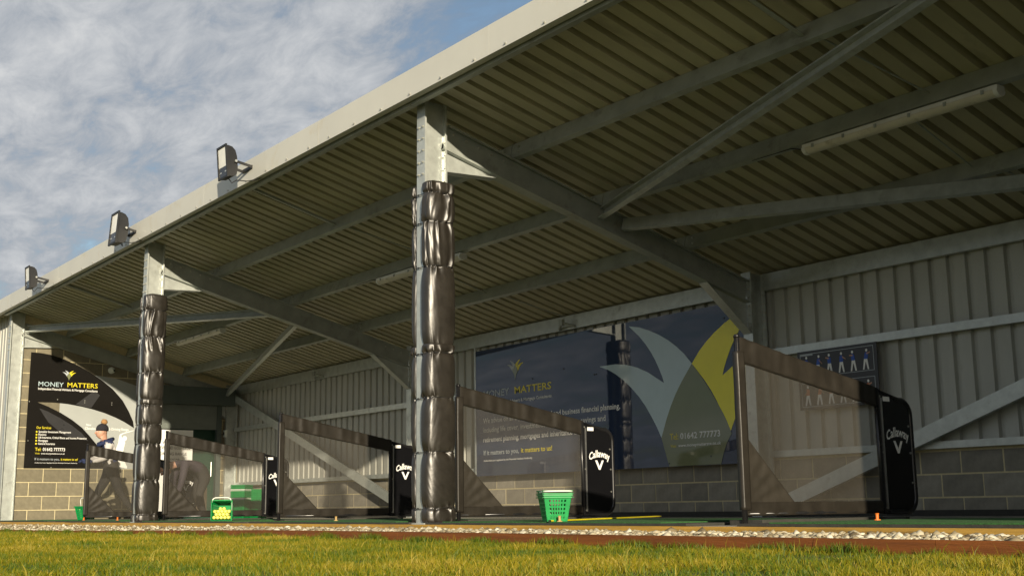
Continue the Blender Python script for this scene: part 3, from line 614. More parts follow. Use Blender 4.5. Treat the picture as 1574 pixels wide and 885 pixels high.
T('retirement planning, mortgages and inheritance tax.', -5.416, 1.095, -3.15, 0.072, white)
T('If it matters to you,', -5.406, 0.905, -4.54, 0.066, greyp); T('it matters to us!', -4.489, 0.905, -3.783, 0.066, yellowp)
T('Authorised and regulated by the Financial Conduct Authority', -5.407, 0.81, -4.231, 0.024, white)
def T2(*a): return text(a[0], f, *a[1:6], ban, 0.0055, bold=0.01)
T2('Tel:', -1.473, 0.925, -1.330, 0.072, yellowp); T2('01642 777773', -1.295, 0.925, -0.638, 0.072, white)
T2('Visit:', -1.468, 0.832, -1.37, 0.032, yellowp); T2('www.moneymattersne.co.uk', -1.335, 0.832, -0.634, 0.036, white)
for x, z in ((-4.2, 1.93), (-4.95, 1.84), (-4.22, 1.92 - 0.08), (-2.86, 1.86), (-2.82, 1.86), (-3.5, 2.0), (-1.5, 0.64), (-0.8, 0.70), (-3.2, 0.68), (-0.5, 2.3)):
    b = B(); b.tube([(x, YBN, z), (x, YBN - 0.006, z)], 0.011, 8); attach(b.build('fixing_screw', charc), ban)

# ------------------------------------------------------------------ poster on the end wall
po = empty('end_wall_poster', (XE, 1.4, 1.0), 'black and silver curved advertising poster on the tan block wall', 'poster')
f = wx(XE)
OUT = [(0.41, 3.183), (0.575, 3.18), (0.786, 3.154), (1.028, 3.087), (1.273, 2.993), (1.523, 2.87), (1.777, 2.718), (2.007, 2.549), (2.212, 2.336), (2.349, 2.118), (2.443, 1.927), (2.468, 1.794)]
GTOP = [(0.578, 2.234), (0.89, 2.239), (1.154, 2.22), (1.424, 2.179), (1.643, 2.133), (1.864, 2.073), (2.089, 1.99), (2.26, 1.912), (2.468, 1.794)]
GLOW = [(0.578, 2.234), (0.79, 2.154), (1.032, 2.042), (1.251, 1.915), (1.445, 1.772), (1.587, 1.627), (1.731, 1.467), (1.878, 1.253), (2.0, 0.988)]
b = B(); b.plate([(1.0, 0.982), (2.69, 0.982), (2.69, 2.30), (2.60, 2.50), (2.482, 2.64), (2.052, 2.768), (1.663, 2.806), (1.4, 2.6), (1.0, 2.4)], f, 0.002, 0.006); attach(b.build('silver_panel', posterg), po)
b = B(); b.plate(OUT + GTOP[::-1] + GLOW[1:] + [(0.40, 0.982)], f, 0.0065, 0.010); attach(b.build('black_panel', posterk), po)
b = B(); b.plate([(1.30, 2.22), (1.60, 2.16), (1.76, 2.42), (1.64, 2.50)], f, 0.0102, 0.0108); attach(b.build('charcoal_leaf', posterd), po)
b = B(); b.plate([(0.62, 2.12), (0.79, 2.06), (1.03, 1.94), (1.25, 1.81), (1.44, 1.67), (1.58, 1.52), (1.1, 1.62), (0.8, 1.86)], f, 0.0102, 0.0108); attach(b.build('charcoal_leaf', posterd), po)
mini_logo(wx(XE + 0.010), 1.144, 2.755, 0.078, po)
T = lambda *a, **k: text(a[0], f, *a[1:6], po, 0.0118, **k)
T('MONEY', 0.58, 2.545, 1.05, 0.085, bluep); T('MATTERS', 1.123, 2.55, 1.706, 0.088, yellowp, bold=0.006)
T('Independent Financial Advisers & Mortgage Consultants', 0.578, 2.475, 1.707, 0.042, white, bold=0.01)
T('Our Services', 0.59, 1.73, 0.861, 0.046, yellowp, bold=0.01)
for s, a1, z in (('Specialist Investment Management', 1.238, 1.658), ('Pensions', 0.777, 1.603), ('Life Insurance, Critical Illness and Income Protection', 1.542, 1.548), ('Mortgages', 0.815, 1.489), ('General Insurance', 0.948, 1.431)):
    T(s, 0.635, z, a1, 0.038, white, bold=0.008)
    b = B(); b.plate([(0.585, z), (0.612, z), (0.612, z + 0.03), (0.585, z + 0.03)], f, 0.0105, 0.0115); attach(b.build('bullet_mark', yellowp), po)
T('Tel:', 0.588, 1.313, 0.70, 0.06, yellowp, bold=0.008); T('01642 777773', 0.73, 1.313, 1.143, 0.06, white, bold=0.01)
T('Visit:', 0.592, 1.25, 0.68, 0.03, yellowp); T('www.moneymattersne.co.uk', 0.70, 1.25, 1.141, 0.03, white)
T('If it matters to you,', 0.591, 1.138, 1.05, 0.044, greyp); T('it matters to us!', 1.075, 1.138, 1.393, 0.044, yellowp, bold=0.008)
T('Authorised and regulated by the Financial Conduct Authority', 0.595, 1.08, 1.388, 0.018, white)
text('Cleveland Golf Club Driving Range', f, 1.50, 1.74, 2.36, 0.046, white, po, 0.0085, bold=0.01)
text('New', f, 1.524, 1.812, 1.62, 0.042, white, po, 0.0085, bold=0.01)
GOLF = [(2.463, 1.752), (2.25, 1.69), (2.19, 1.66), (2.175, 1.60), (2.168, 1.50), (2.150, 1.44), (2.10, 1.30), (2.127, 1.19), (2.165, 1.06), (2.20, 1.03), (2.36, 0.995), (2.365, 1.03), (2.33, 1.09), (2.285, 1.20), (2.27, 1.33), (2.285, 1.42), (2.305, 1.50), (2.27, 1.57), (2.235, 1.60), (2.215, 1.645), (2.26, 1.675), (2.463, 1.742)]
b = B(); b.plate(GOLF, f, 0.007, 0.0085); attach(b.build('golfer_print', white), po)
b = B(); b.plate([(2.29 + 0.045 * math.cos(t * math.pi / 6), 1.585 + 0.05 * math.sin(t * math.pi / 6)) for t in range(12)], f, 0.0086, 0.0095); attach(b.build('golfer_print', white), po)
for y, z in ((0.43, 2.24), (0.95, 2.30), (1.47, 2.30), (1.47, 2.26), (2.0, 2.28), (2.0, 2.24), (0.45, 1.5), (0.9, 1.0)):
    b = B(); b.tube([(XE + 0.010, y, z), (XE + 0.014, y, z)], 0.010, 8); attach(b.build('fixing_screw', bolt_m), po)

# ------------------------------------------------------------------ golf swing poster
tp = empty('swing_poster', (1.07, D - 0.1, 1.1), 'dark poster of small golfers in two framed rows on ribbed wall', 'poster')
YT = D - 0.135; f = wy(YT)
b = B(); b.bb(0.55, 1.585, YT, YT + 0.008, 1.135, 1.775); attach(b.build('panel', charc), tp)
def frame_line(x0, x1, z0, z1, w=0.006):
    b = B(); b.plate([(x0, z0), (x1, z0), (x1, z0 + w), (x0, z0 + w)], f, 0.001, 0.002); b.plate([(x0, z1 - w), (x1, z1 - w), (x1, z1), (x0, z1)], f, 0.001, 0.002)
    b.plate([(x0, z0 + w), (x0 + w, z0 + w), (x0 + w, z1 - w), (x0, z1 - w)], f, 0.001, 0.002); b.plate([(x1 - w, z0 + w), (x1, z0 + w), (x1, z1 - w), (x1 - w, z1 - w)], f, 0.001, 0.002); attach(b.build('frame_line', greyp), tp)
frame_line(0.585, 1.545, 1.485, 1.745); frame_line(0.585, 1.545, 1.165, 1.425)
b = B(); b.plate([(0.59, 1.722), (0.76, 1.722), (0.76, 1.742), (0.59, 1.742)], f, 0.0025, 0.003); attach(b.build('heading_strip', greyp), tp)
for row, (zb, cm) in enumerate(((1.50, shirtb), (1.18, orangep))):
    for i in range(6):
        x = 0.665 + 0.155 * i; dx_ = (0.0, 0.012, -0.006, 0.0, -0.012, 0.012)[i]
        b = B(); b.plate([(x - 0.038, zb), (x - 0.02, zb), (x + 0.002, zb + 0.085), (x + 0.022, zb), (x + 0.040, zb), (x + 0.024, zb + 0.11), (x - 0.018, zb + 0.11)], f, 0.001, 0.002, 0); 
        b.plate([(x - 0.020, zb + 0.11), (x + 0.026, zb + 0.11), (x + 0.028 + dx_, zb + 0.165), (x + 0.008 + dx_, zb + 0.185), (x - 0.016 + dx_, zb + 0.17)], f, 0.001, 0.002, 1)
        s = 1 if i % 2 else -1; az_ = (0.10, 0.11, 0.17, 0.13, 0.16, 0.17)[i]
        b.plate([(x + 0.008 + s * 0.01, zb + 0.155), (x + 0.008 + s * 0.055, zb + az_), (x + 0.008 + s * 0.052, zb + az_ + 0.014), (x + 0.008 + s * 0.008, zb + 0.172)], f, 0.0022, 0.003, 2)
        b.plate([(x + 0.006 + dx_ + 0.014 * math.cos(t * math.pi / 4), zb + 0.200 + 0.016 * math.sin(t * math.pi / 4)) for t in range(8)], f, 0.001, 0.002, 0)
        attach(b.build('golfer_print', [white, cm, skinp]), tp)

# ------------------------------------------------------------------ floodlights on the fascia
def floodlight(X, Zc, tilt, label, big=1.0, reach=0.34):
    e = empty('floodlight', (X, -0.215, Zc), label, 'floodlight', 'floodlights along the fascia')
    R = Matrix.Rotation(tilt, 4, 'X'); off = Vector((0, -reach, 0.035)); tf = lambda q: tuple(R @ Vector([c * big for c in q]) + off)
    def part(b, n, m, smooth=False, parent=None, local=True):
        if local: b.v = [tf(q) for q in b.v]
        return b.build(n, m, parent or e, smooth)
    # housing: flat front rim, hood that curves back from the top
    prof = [(-0.06, -0.20), (-0.06, 0.20), (-0.03, 0.20), (0.02, 0.185), (0.06, 0.14), (0.078, 0.06), (0.08, -0.08), (0.06, -0.175), (0.02, -0.20)]
    b = B(); n = len(prof); v = [(x, y, z) for x in (-0.125, 0.125) for y, z in prof]
    b.add(v, [tuple(range(n))[::-1], tuple(range(n, 2 * n))] + [(i, (i + 1) % n, (i + 1) % n + n, i + n) for i in range(n)]); hs = part(b, 'housing', lampk)
    b = B()
    for x0, x1, z0, z1 in ((-0.145, 0.145, 0.19, 0.215), (-0.145, 0.145, -0.215, -0.19), (-0.145, -0.12, -0.19, 0.19), (0.12, 0.145, -0.19, 0.19)): b.bb(x0, x1, -0.078, -0.058, z0, z1)
    part(b, 'rim', lampk)
    b = B(); b.bb(-0.119, 0.119, -0.066, -0.0605, -0.06, 0.188); part(b, 'glass', lampg)
    b = B(); b.bb(-0.119, 0.119, -0.066, -0.0605, -0.189, -0.062); part(b, 'lower_glass', lampd)
    b = B(); b.bb(-0.095, -0.055, -0.0685, -0.0665, -0.135, -0.12); part(b, 'rating_label', greyp)
    b = B(); b.bb(0.055, 0.095, -0.0685, -0.0665, -0.135, -0.12); part(b, 'rating_label', greyp)
    # U bracket: two arms to the fascia and a foot
    b = B()
    for sx in (-0.14, 0.14): b.prism([(-0.003, -0.016), (0.003, -0.016), (0.003, 0.016), (-0.003, 0.016)], (sx * big, -reach + 0.03, 0.035), (sx * big, -0.004, 0.0), (0, 0, 1))
    b.bb(-0.145 * big, 0.145 * big, -0.010, 0.0, -0.02, 0.02); part(b, 'bracket', lampk, local=False)
    for sx in (-0.15, 0.15): b = B(); b.tube([(sx * big - 0.008, -reach + 0.045, 0.033), (sx * big + 0.008, -reach + 0.045, 0.033)], 0.016, 8); part(b, 'pivot_bolt', bolt_m, local=False)
    b = B(); zf = 3.875 - Zc
    b.tube([(0, -reach + 0.02, -0.15), (0.02, -reach + 0.05, -0.20), (0.06, -0.16, zf - 0.01), (0.12, -0.06, zf - 0.02), (0.22, 0.03, zf - 0.008), (0.3, 0.08, zf + 0.02)], 0.006, 6); part(b, 'cable', cable_m, True, local=False)
    return e
floodlight(-3.40, 4.035, math.radians(5), 'nearest black floodlight on the fascia, tilted, with its cable dangling', 0.90, 0.25)
floodlight(-7.26, 4.02, math.radians(-4), 'middle black floodlight on the fascia above the padded column', 1.08, 0.19)
floodlight(-11.45, 4.0, math.radians(4), 'farthest black floodlight on the fascia at the left end', 0.90, 0.25)

# ------------------------------------------------------------------ tube lights under the middle purlin
def tube_light(x0, x1, label):
    y, z = 2.265, ztop(2.265) - 0.055; e = empty('tube_light', (x0, y, z), label, 'light fitting', 'tube lights under the roof'); Ln = x1 - x0
    b = B(); b.prism([(-0.05, 0.012), (-0.05, 0.045), (0.05, 0.045), (0.05, 0.012)], (0, 0, 0), (Ln, 0, 0), (0, 0, 1)); b.build('body', whitem, e)
    pr = [(0.058 * math.cos(t), 0.012 + 0.05 * math.sin(t)) for t in [math.pi + i * math.pi / 10 for i in range(11)]]
    b = B(); b.prism(pr, (0.02, 0, 0), (Ln - 0.02, 0, 0), (0, 0, 1)); b.build('diffuser', diff, e)
    for a in (0, Ln - 0.035): b = B(); b.prism([(x * 1.06, (q - 0.012) * 1.06 + 0.012) for x, q in pr], (a, 0, 0), (a + 0.035, 0, 0), (0, 0, 1)); b.build('end_cap', whitem, e)
    for i in range(6):
        xx = 0.12 + (Ln - 0.24) * i / 5
        for sy in (-0.059, 0.059): b = B(); b.box((xx, sy, 0.012), (0.022, 0.010, 0.032)); b.build('clip', tan if False else steel_dk, e)
    b = B(); b.tube([(0, 0.0, 0.02), (-0.06, 0.0, 0.03), (-0.15, -0.01, 0.058), (-0.6, -0.01, 0.062)], 0.006, 6); b.build('cable', cable_m, e, True)
tube_light(2.66, 4.50, 'long tube light hanging under the purlin in the near right bay')
tube_light(-4.60, -2.60, 'tube light partly hidden behind the tall padded column')
tube_light(-11.75, -9.80, 'tube light in the far left bay above the doorway')

# ------------------------------------------------------------------ ball baskets
def basket_parts(e, xf, h=0.225, wt=0.135, wb=0.092, rim=True, handle=None, holes=True, liner_m=None):
    """open tapered basket with square holes; local z is its axis, base at z = 0"""
    gm = liner_m or green_pl
    def part(b, n, m, smooth=False): b.v = [tuple(xf @ Vector(q)) for q in b.v]; return b.build(n, m, e, smooth)
    w = lambda z: wb + (wt - wb) * z / h
    b = B(); nc, nr = 6, 5
    for s in range(4):
        R = Matrix.Rotation(s * math.pi / 2, 3, 'Z')
        def q(u, z, o): p = R @ Vector((u * w(z), -w(z) + o, z)); return tuple(p)
        def bar(u0, z0, u1, z1):
            b.add([q(u0, z0, 0), q(u1, z0, 0), q(u1, z1, 0), q(u0, z1, 0), q(u0, z0, 0.004), q(u1, z0, 0.004), q(u1, z1, 0.004), q(u0, z1, 0.004)],
                  [(0, 1, 2, 3), (7, 6, 5, 4), (0, 4, 5, 1), (1, 5, 6, 2), (2, 6, 7, 3), (3, 7, 4, 0)])
        if not holes: bar(-1, 0, 1, h); continue
        z_lo, z_hi = 0.012, h * 0.80; rows = [z_lo + (z_hi - z_lo) * i / nr for i in range(nr + 1)]
        bar(-1, 0, 1, z_lo); bar(-1, z_hi, 1, h)
        for i in range(nr):
            r0, r1 = rows[i], rows[i + 1]; mid = r0 + (r1 - r0) * 0.42
            bar(-1, r0, 1, mid)
            us = [-1 + 0.34 + (2 - 0.68) * j / nc for j in range(nc + 1)]; bar(-1, mid, us[0], r1); bar(us[-1], mid, 1, r1)
            for j in range(1, nc): bar(us[j] - 0.055, mid, us[j] + 0.055, r1)
    part(b, 'body', gm)
    b = B(); b.bb(-wb, wb, -wb, wb, 0.0, 0.004); part(b, 'base', gm)
    b = B()
    for s in range(4):
        R = Matrix.Rotation(s * math.pi / 2, 4, 'Z'); c = B(); c.bb(-wt - 0.010, wt + 0.010, -wt - 0.010, -wt + 0.003, h - 0.028, h - 0.02); c.bb(-wt - 0.006, wt + 0.006, -wt - 0.006, -wt + 0.004, h - 0.012, h)
        b.add([tuple(R @ Vector(q_)) for q_ in c.v], c.f)
    part(b, 'rim', white_pl if rim == 'white' else gm)
    if handle is not None:
        b = B(); pts = []
        for i in range(13):
            t = math.pi * i / 12; pts.append(Vector((wt * 1.04 * (abs(math.cos(t)) ** 0.35) * (1 if math.cos(t) > 0 else -1), -0.155 * math.sin(t) ** 0.5 * math.cos(handle), 0.155 * math.sin(t) ** 0.5 * math.sin(handle))) + Vector((0, 0, h - 0.015)))
        b.tube(pts, 0.007, 6); part(b, 'handle', white_pl, True)
I4 = Matrix.Identity(4)
def basket(loc, rz, label, group, xf=None, **k):
    e = empty('ball_basket', loc, label, 'basket', group); e.rotation_euler.z = rz; basket_parts(e, xf or I4, **k); return e
FZ = 0.027
basket((1.80, 0.08, FZ), math.radians(64), 'green ball basket standing outermost of the nested pair by the yellow stick', 'green ball baskets', h=0.205, wt=0.112, wb=0.080)
basket((1.80, 0.08, FZ + 0.03), math.radians(64), 'green basket with white handle nested inside another beside the yellow stick', 'green ball baskets', h=0.205, wt=0.112, wb=0.080, handle=0.05)
# tipped basket of yellow balls, its mouth towards the lawn
TB = Vector((-4.62, 0.12, FZ)); face = math.radians(-38)
tip = Matrix.Translation((0, 0, 0.118)) @ Matrix.Rotation(math.radians(90), 4, 'X') @ Matrix.Translation((0, 0, -0.20))
e = basket(TB, math.radians(52), 'green basket lying on its side, white handle, full of yellow balls', 'green ball baskets', xf=tip, wt=0.118, wb=0.088, handle=math.radians(178))
b = B(); nlat, nlon = 8, 12; v = [(0, 0, 0.0213)]; 
for i in range(1, nlat): v += [(0.0213 * math.sin(math.pi * i / nlat) * math.cos(2 * math.pi * j / nlon), 0.0213 * math.sin(math.pi * i / nlat) * math.sin(2 * math.pi * j / nlon), 0.0213 * math.cos(math.pi * i / nlat)) for j in range(nlon)]
v.append((0, 0, -0.0213)); last = len(v) - 1
fc = [(0, 1 + j, 1 + (j + 1) % nlon) for j in range(nlon)] + [(1 + (i - 1) * nlon + j, 1 + i * nlon + j, 1 + i * nlon + (j + 1) % nlon, 1 + (i - 1) * nlon + (j + 1) % nlon) for i in range(1, nlat - 1) for j in range(nlon)] + [(last, 1 + (nlat - 2) * nlon + (j + 1) % nlon, 1 + (nlat - 2) * nlon + j) for j in range(nlon)]
b.add(v, fc); BALL = b.mesh('golf_ball', ball_m, True)
Rz = Matrix.Rotation(math.radians(52), 3, 'Z')
for row, (zc, cnt) in enumerate(((0.036, 5), (0.073, 4), (0.108, 5), (0.140, 2))):
    for i in range(cnt):
        for dep in range(2 if row < 3 else 1):
            lx = (i - (cnt - 1) / 2) * 0.0432 + random.uniform(-0.0004, 0.0004); ly = -0.012 + 0.044 * dep + 0.012 * row
            o = link('golf_ball', BALL, None, Vector(TB) + Rz @ Vector((lx, ly, zc))); tag(o, 'yellow golf ball in the basket lying on its side', 'golf ball', 'yellow golf balls in the tipped basket')
# stacks of baskets in the far corner
STK = [(-10.0, 2.78, 9, 'left'), (-9.97, 3.07, 7, 'right')]
proto = {}
for sx, sy, cnt, nm in STK:
    for i in range(cnt):
        e = empty('ball_basket', (sx, sy, 0.004 + (0.0 if i == 0 else 0.0) + 0.036 * i), None); e.rotation_euler.z = math.radians(37)
        lb = ('empty green basket in the %s of two tall stacks behind the far divider' % nm) if 0 < i < cnt - 1 else ('lowest green basket of the %s stack behind the far divider' % nm if i == 0 else 'topmost green basket of the %s stack behind the far divider' % nm)
        tag(e, lb, 'basket', 'stacked green baskets, %s stack' % nm)
        basket_parts(e, I4, h=0.28, wt=0.132, wb=0.105, rim='white' if (i in (2, 6) and nm == 'left') else True, holes=(i == 0))  # two white rims in the left stack stand in for pale highlight lines
basket((-11.30, 0.60, FZ), math.radians(20), 'green basket with pale handle at the left edge of the farthest divider', 'green ball baskets', handle=math.radians(80))

# ------------------------------------------------------------------ stick and tees
b = B(); b.tube([(1.90, -0.055, FZ + 0.006), (0.20, 2.74, 0.012 + 0.02)], [0.0065, 0.0065], 8)
st = empty('alignment_stick', (1.90, -0.055, FZ), 'thin yellow alignment stick lying on the turf mat', 'stick'); attach(b.build('rod', stick_m), st)
b = B(); b.tube([(1.905, -0.063, FZ + 0.006), (1.89, -0.038, FZ + 0.006)], 0.008, 8); attach(b.build('end_cap', cable_m), st)
for x, y, m, lb in ((4.28, 0.72, orange, 'orange rubber tee standing by the nearest bay divider'), (-1.92, 0.2, tan, 'tan rubber tee standing left of the tall padded column'), (1.93, 0.02, tan, 'tan rubber tee standing in front of the green basket'), (-8.85, 0.3, orange, 'orange rubber tee beside the padded column by the doorway'), (-10.6, 0.35, orange, 'orange rubber tee at the foot of the farthest divider')):
    e = empty('rubber_tee', (x, y, FZ), lb, 'tee', 'rubber tees')
    b = B(); b.tube([(0, 0, 0.0), (0, 0, 0.006)], [0.022, 0.020], 10); b.build('foot', m, e)
    b = B(); b.tube([(0, 0, 0.006), (0, 0, 0.036), (0, 0, 0.044)], [0.010, 0.0105, 0.014], 10); b.build('stem', m, e)

# ------------------------------------------------------------------ people
def body(name, joints, bones, mats, parent, levels=2):
    """one continuous skinned surface; every face takes the cloth of the nearest bone"""
    names = list(joints); me = bpy.data.meshes.new(name); me.from_pydata([joints[n][0] for n in names], [(names.index(a), names.index(c)) for a, c, _ in bones], [])
    o = bpy.data.objects.new(name, me); COL.objects.link(o); sk = o.modifiers.new('s', 'SKIN'); sub = o.modifiers.new('u', 'SUBSURF'); sub.levels = levels; sub.render_levels = levels
    for i, n in enumerate(names):
        r = joints[n][1]; d = me.skin_vertices[0].data[i]; d.radius = (r, r) if not isinstance(r, tuple) else r; d.use_root = (n == 'pelvis')
    dg = bpy.context.evaluated_depsgraph_get(); m2 = bpy.data.meshes.new_from_object(o.evaluated_get(dg)); bpy.data.objects.remove(o)
    m2.materials.clear()
    for q in mats: m2.materials.append(q)
    seg = [(Vector(joints[a][0]), Vector(joints[c][0]), mi) for a, c, mi in bones]; idx = []
    for p in m2.polygons:
        best = (1e9, 0)
        for a, c, mi in seg:
            d = c - a; t = max(0, min(1, (p.center - a).dot(d) / d.dot(d))); best = min(best, ((p.center - a - d * t).length, mi))
        idx.append(best[1])
    m2.polygons.foreach_set('material_index', idx); m2.polygons.foreach_set('use_smooth', [True] * len(idx)); m2.name = name
    return link(name, m2, parent)
def ell(c, r, nu=14, nv=10, fn=None):
    b = B(); v = []
    for i in range(nv + 1):
        for j in range(nu):
            t, q = math.pi * i / nv, 2 * math.pi * j / nu; p = Vector((r[0] * math.sin(t) * math.cos(q), r[1] * math.sin(t) * math.sin(q), r[2] * math.cos(t)))
            if fn: p = fn(p)
            v.append(tuple(Vector(c) + p))
    b.add(v, [(i * nu + j, (i + 1) * nu + j, (i + 1) * nu + (j + 1) % nu, i * nu + (j + 1) % nu) for i in range(nv) for j in range(nu)]); return b
def hand(e, w, d, m, side):
    """palm and five bent fingers from wrist w along d"""
    d = Vector(d).normalized(); a = d.cross(Vector((0.3, 0.2, 1))).normalized(); n = d.cross(a); w = Vector(w); b = B()
    b.tube([w, w + d * 0.03, w + d * 0.085], [0.024, 0.036, 0.034], 8)
    for i, ln in enumerate((0.062, 0.072, 0.068, 0.052)):
        s = w + d * 0.082 + a * (i - 1.5) * 0.018; b.tube([s, s + d * ln * 0.5 + n * 0.012, s + d * ln * 0.75 + n * 0.04], [0.0095, 0.009, 0.007], 6)
    s = w + d * 0.03 + a * side * 0.03; b.tube([s, s + d * 0.03 + a * side * 0.025, s + d * 0.06 + a * side * 0.03 + n * 0.02], [0.011, 0.010, 0.008], 6)
    b.build('hand', m, e, True)
# walking towards the lawn (-Y), leaning a little forward
w = empty('person', (-12.1, 1.22, 0.03), 'person in dark bobble hat, navy top and pale sleeves walking behind the farthest divider', 'person')
J = {'pelvis': ((0, 0.04, 0.84), (0.155, 0.125)), 'waist': ((0, 0.01, 1.0), (0.15, 0.12)), 'chest': ((0, -0.06, 1.20), (0.185, 0.13)), 'neck': ((0, -0.12, 1.37), 0.062), 'head0': ((0, -0.15, 1.45), 0.075), 'head1': ((0, -0.17, 1.55), 0.08),
     'shR': ((0.17, -0.08, 1.30), 0.075), 'elR': ((0.22, -0.14, 1.05), 0.058), 'wrR': ((0.15, -0.36, 0.98), 0.038), 'shL': ((-0.17, -0.10, 1.30), 0.075), 'elL': ((-0.22, -0.18, 1.05), 0.058), 'wrL': ((-0.10, -0.38, 1.0), 0.038),
     'hipR': ((0.09, 0.04, 0.80), 0.105), 'knR': ((0.09, 0.16, 0.46), 0.070), 'anR': ((0.09, 0.42, 0.13), 0.045), 'toR': ((0.09, 0.36, 0.035), 0.036), 'hipL': ((-0.09, 0.03, 0.80), 0.105), 'knL': ((-0.09, -0.16, 0.46), 0.070), 'anL': ((-0.09, -0.22, 0.09), 0.045), 'toL': ((-0.09, -0.37, 0.045), 0.036)}
BN = [('pelvis', 'waist', 2), ('waist', 'chest', 0), ('chest', 'neck', 0), ('neck', 'head0', 3), ('head0', 'head1', 3), ('chest', 'shR', 0), ('shR', 'elR', 1), ('elR', 'wrR', 1), ('chest', 'shL', 0), ('shL', 'elL', 1), ('elL', 'wrL', 1),
      ('pelvis', 'hipR', 2), ('hipR', 'knR', 2), ('knR', 'anR', 2), ('anR', 'toR', 4), ('pelvis', 'hipL', 2), ('hipL', 'knL', 2), ('knL', 'anL', 2), ('anL', 'toL', 4)]
body('body', J, BN, [jk_navy, jk_white, trous, skin_m, shoe_m], w)
hc = Vector((0, -0.175, 1.50))
b = ell(hc, (0.078, 0.098, 0.118)); b.build('head', skin_m, w, True)
b = B(); b.tube([hc + Vector((0, -0.088, 0.02)), hc + Vector((0, -0.112, -0.018)), hc + Vector((0, -0.092, -0.030))], [0.010, 0.014, 0.010], 6); b.build('nose', skin_m, w, True)
for sx in (-1, 1):
    b = ell(hc + Vector((sx * 0.03, -0.088, 0.012)), (0.011, 0.008, 0.008), 8, 6); b.build('eye', white, w, True)
    b = ell(hc + Vector((sx * 0.077, 0.005, 0.0)), (0.010, 0.020, 0.030), 8, 6); b.build('ear', skin_m, w, True)
b = B(); b.box(hc + Vector((0, -0.086, -0.060)), (0.045, 0.010, 0.008)); b.build('mouth', M('lips', (0.35, 0.12, 0.10), 0.5), w)
b = ell(hc + Vector((0, 0.012, 0.055)), (0.092, 0.112, 0.105), 16, 10, lambda p: Vector((p.x, p.y, max(p.z, -0.03)))); hat = b.build('knitted_hat', hatm, w, True)
b = ell(hc + Vector((0, 0.04, 0.185)), (0.055, 0.055, 0.05), 14, 10, lambda p: p * (1 + 0.25 * noise.noise(p * 60))); b.build('bobble', pomp, hat, True)
b = B(); b.tube([(-0.09, -0.19, 1.30), (0, -0.215, 1.27), (0.09, -0.19, 1.30), (0.12, -0.04, 1.36), (0.0, 0.03, 1.39), (-0.12, -0.04, 1.36)], 0.035, 8, closed=True); b.build('scarf', jk_navy, w, True)
hand(w, (0.15, -0.36, 0.98), (-0.15, -1, 0.1), jk_navy, 1); hand(w, (-0.10, -0.38, 1.0), (0.15, -1, 0.1), jk_navy, -1)
w2 = empty('person', (-10.42, 2.09, 0.03), 'person in a dark jacket bending down behind the divider by the doorway', 'person')
J = {'pelvis': ((0, 0.20, 0.74), (0.16, 0.15)), 'waist': ((0, 0.06, 0.86), (0.165, 0.14)), 'chest': ((0, -0.16, 0.93), (0.19, 0.15)), 'neck': ((0, -0.34, 0.90), 0.062), 'head0': ((0, -0.41, 0.86), 0.07), 'head1': ((0, -0.50, 0.80), 0.078),
     'shR': ((0.17, -0.22, 0.90), 0.078), 'elR': ((0.21, -0.28, 0.63), 0.062), 'wrR': ((0.14, -0.32, 0.40), 0.042), 'shL': ((-0.17, -0.22, 0.90), 0.078), 'elL': ((-0.21, -0.28, 0.63), 0.062), 'wrL': ((-0.14, -0.30, 0.40), 0.042),
     'hipR': ((0.10, 0.18, 0.70), 0.115), 'knR': ((0.10, 0.06, 0.40), 0.075), 'anR': ((0.10, 0.16, 0.08), 0.05), 'toR': ((0.10, 0.0, 0.04), 0.038), 'hipL': ((-0.10, 0.18, 0.70), 0.115), 'knL': ((-0.10, 0.10, 0.40), 0.075), 'anL': ((-0.10, 0.22, 0.08), 0.05), 'toL': ((-0.10, 0.06, 0.04), 0.038)}
body('body', J, [(a, c, {0: 0, 1: 0, 2: 1, 3: 2, 4: 3}[m]) for a, c, m in BN], [jk_dark, trous, skin_m, shoe_m], w2)
hc = Vector((0, -0.50, 0.81)); R = Matrix.Rotation(math.radians(50), 3, 'X')
def rl(q): return hc + R @ Vector(q)
b = ell((0, 0, 0), (0.078, 0.098, 0.118)); b.v = [tuple(rl(q)) for q in b.v]; b.build('head', skin_m, w2, True)
b = ell((0, 0.014, 0.02), (0.086, 0.104, 0.112), 14, 10, lambda p: Vector((p.x, max(p.y, -0.05), max(p.z, -0.06)))); b.v = [tuple(rl(q)) for q in b.v]; b.build('hair', trous, w2, True)
b = B(); b.tube([rl((0, -0.088, 0.02)), rl((0, -0.112, -0.018)), rl((0, -0.092, -0.030))], [0.010, 0.014, 0.010], 6); b.build('nose', skin_m, w2, True)
for sx in (-1, 1): b = ell(rl((sx * 0.077, 0.005, 0)), (0.010, 0.02, 0.028), 8, 6); b.build('ear', skin_m, w2, True); b = ell(rl((sx * 0.03, -0.088, 0.012)), (0.01, 0.008, 0.008), 8, 6); b.build('eye', white, w2, True)
hand(w2, (0.14, -0.32, 0.40), (0, -0.1, -1), skin_m, 1); hand(w2, (-0.14, -0.30, 0.40), (0, -0.1, -1), skin_m, -1)

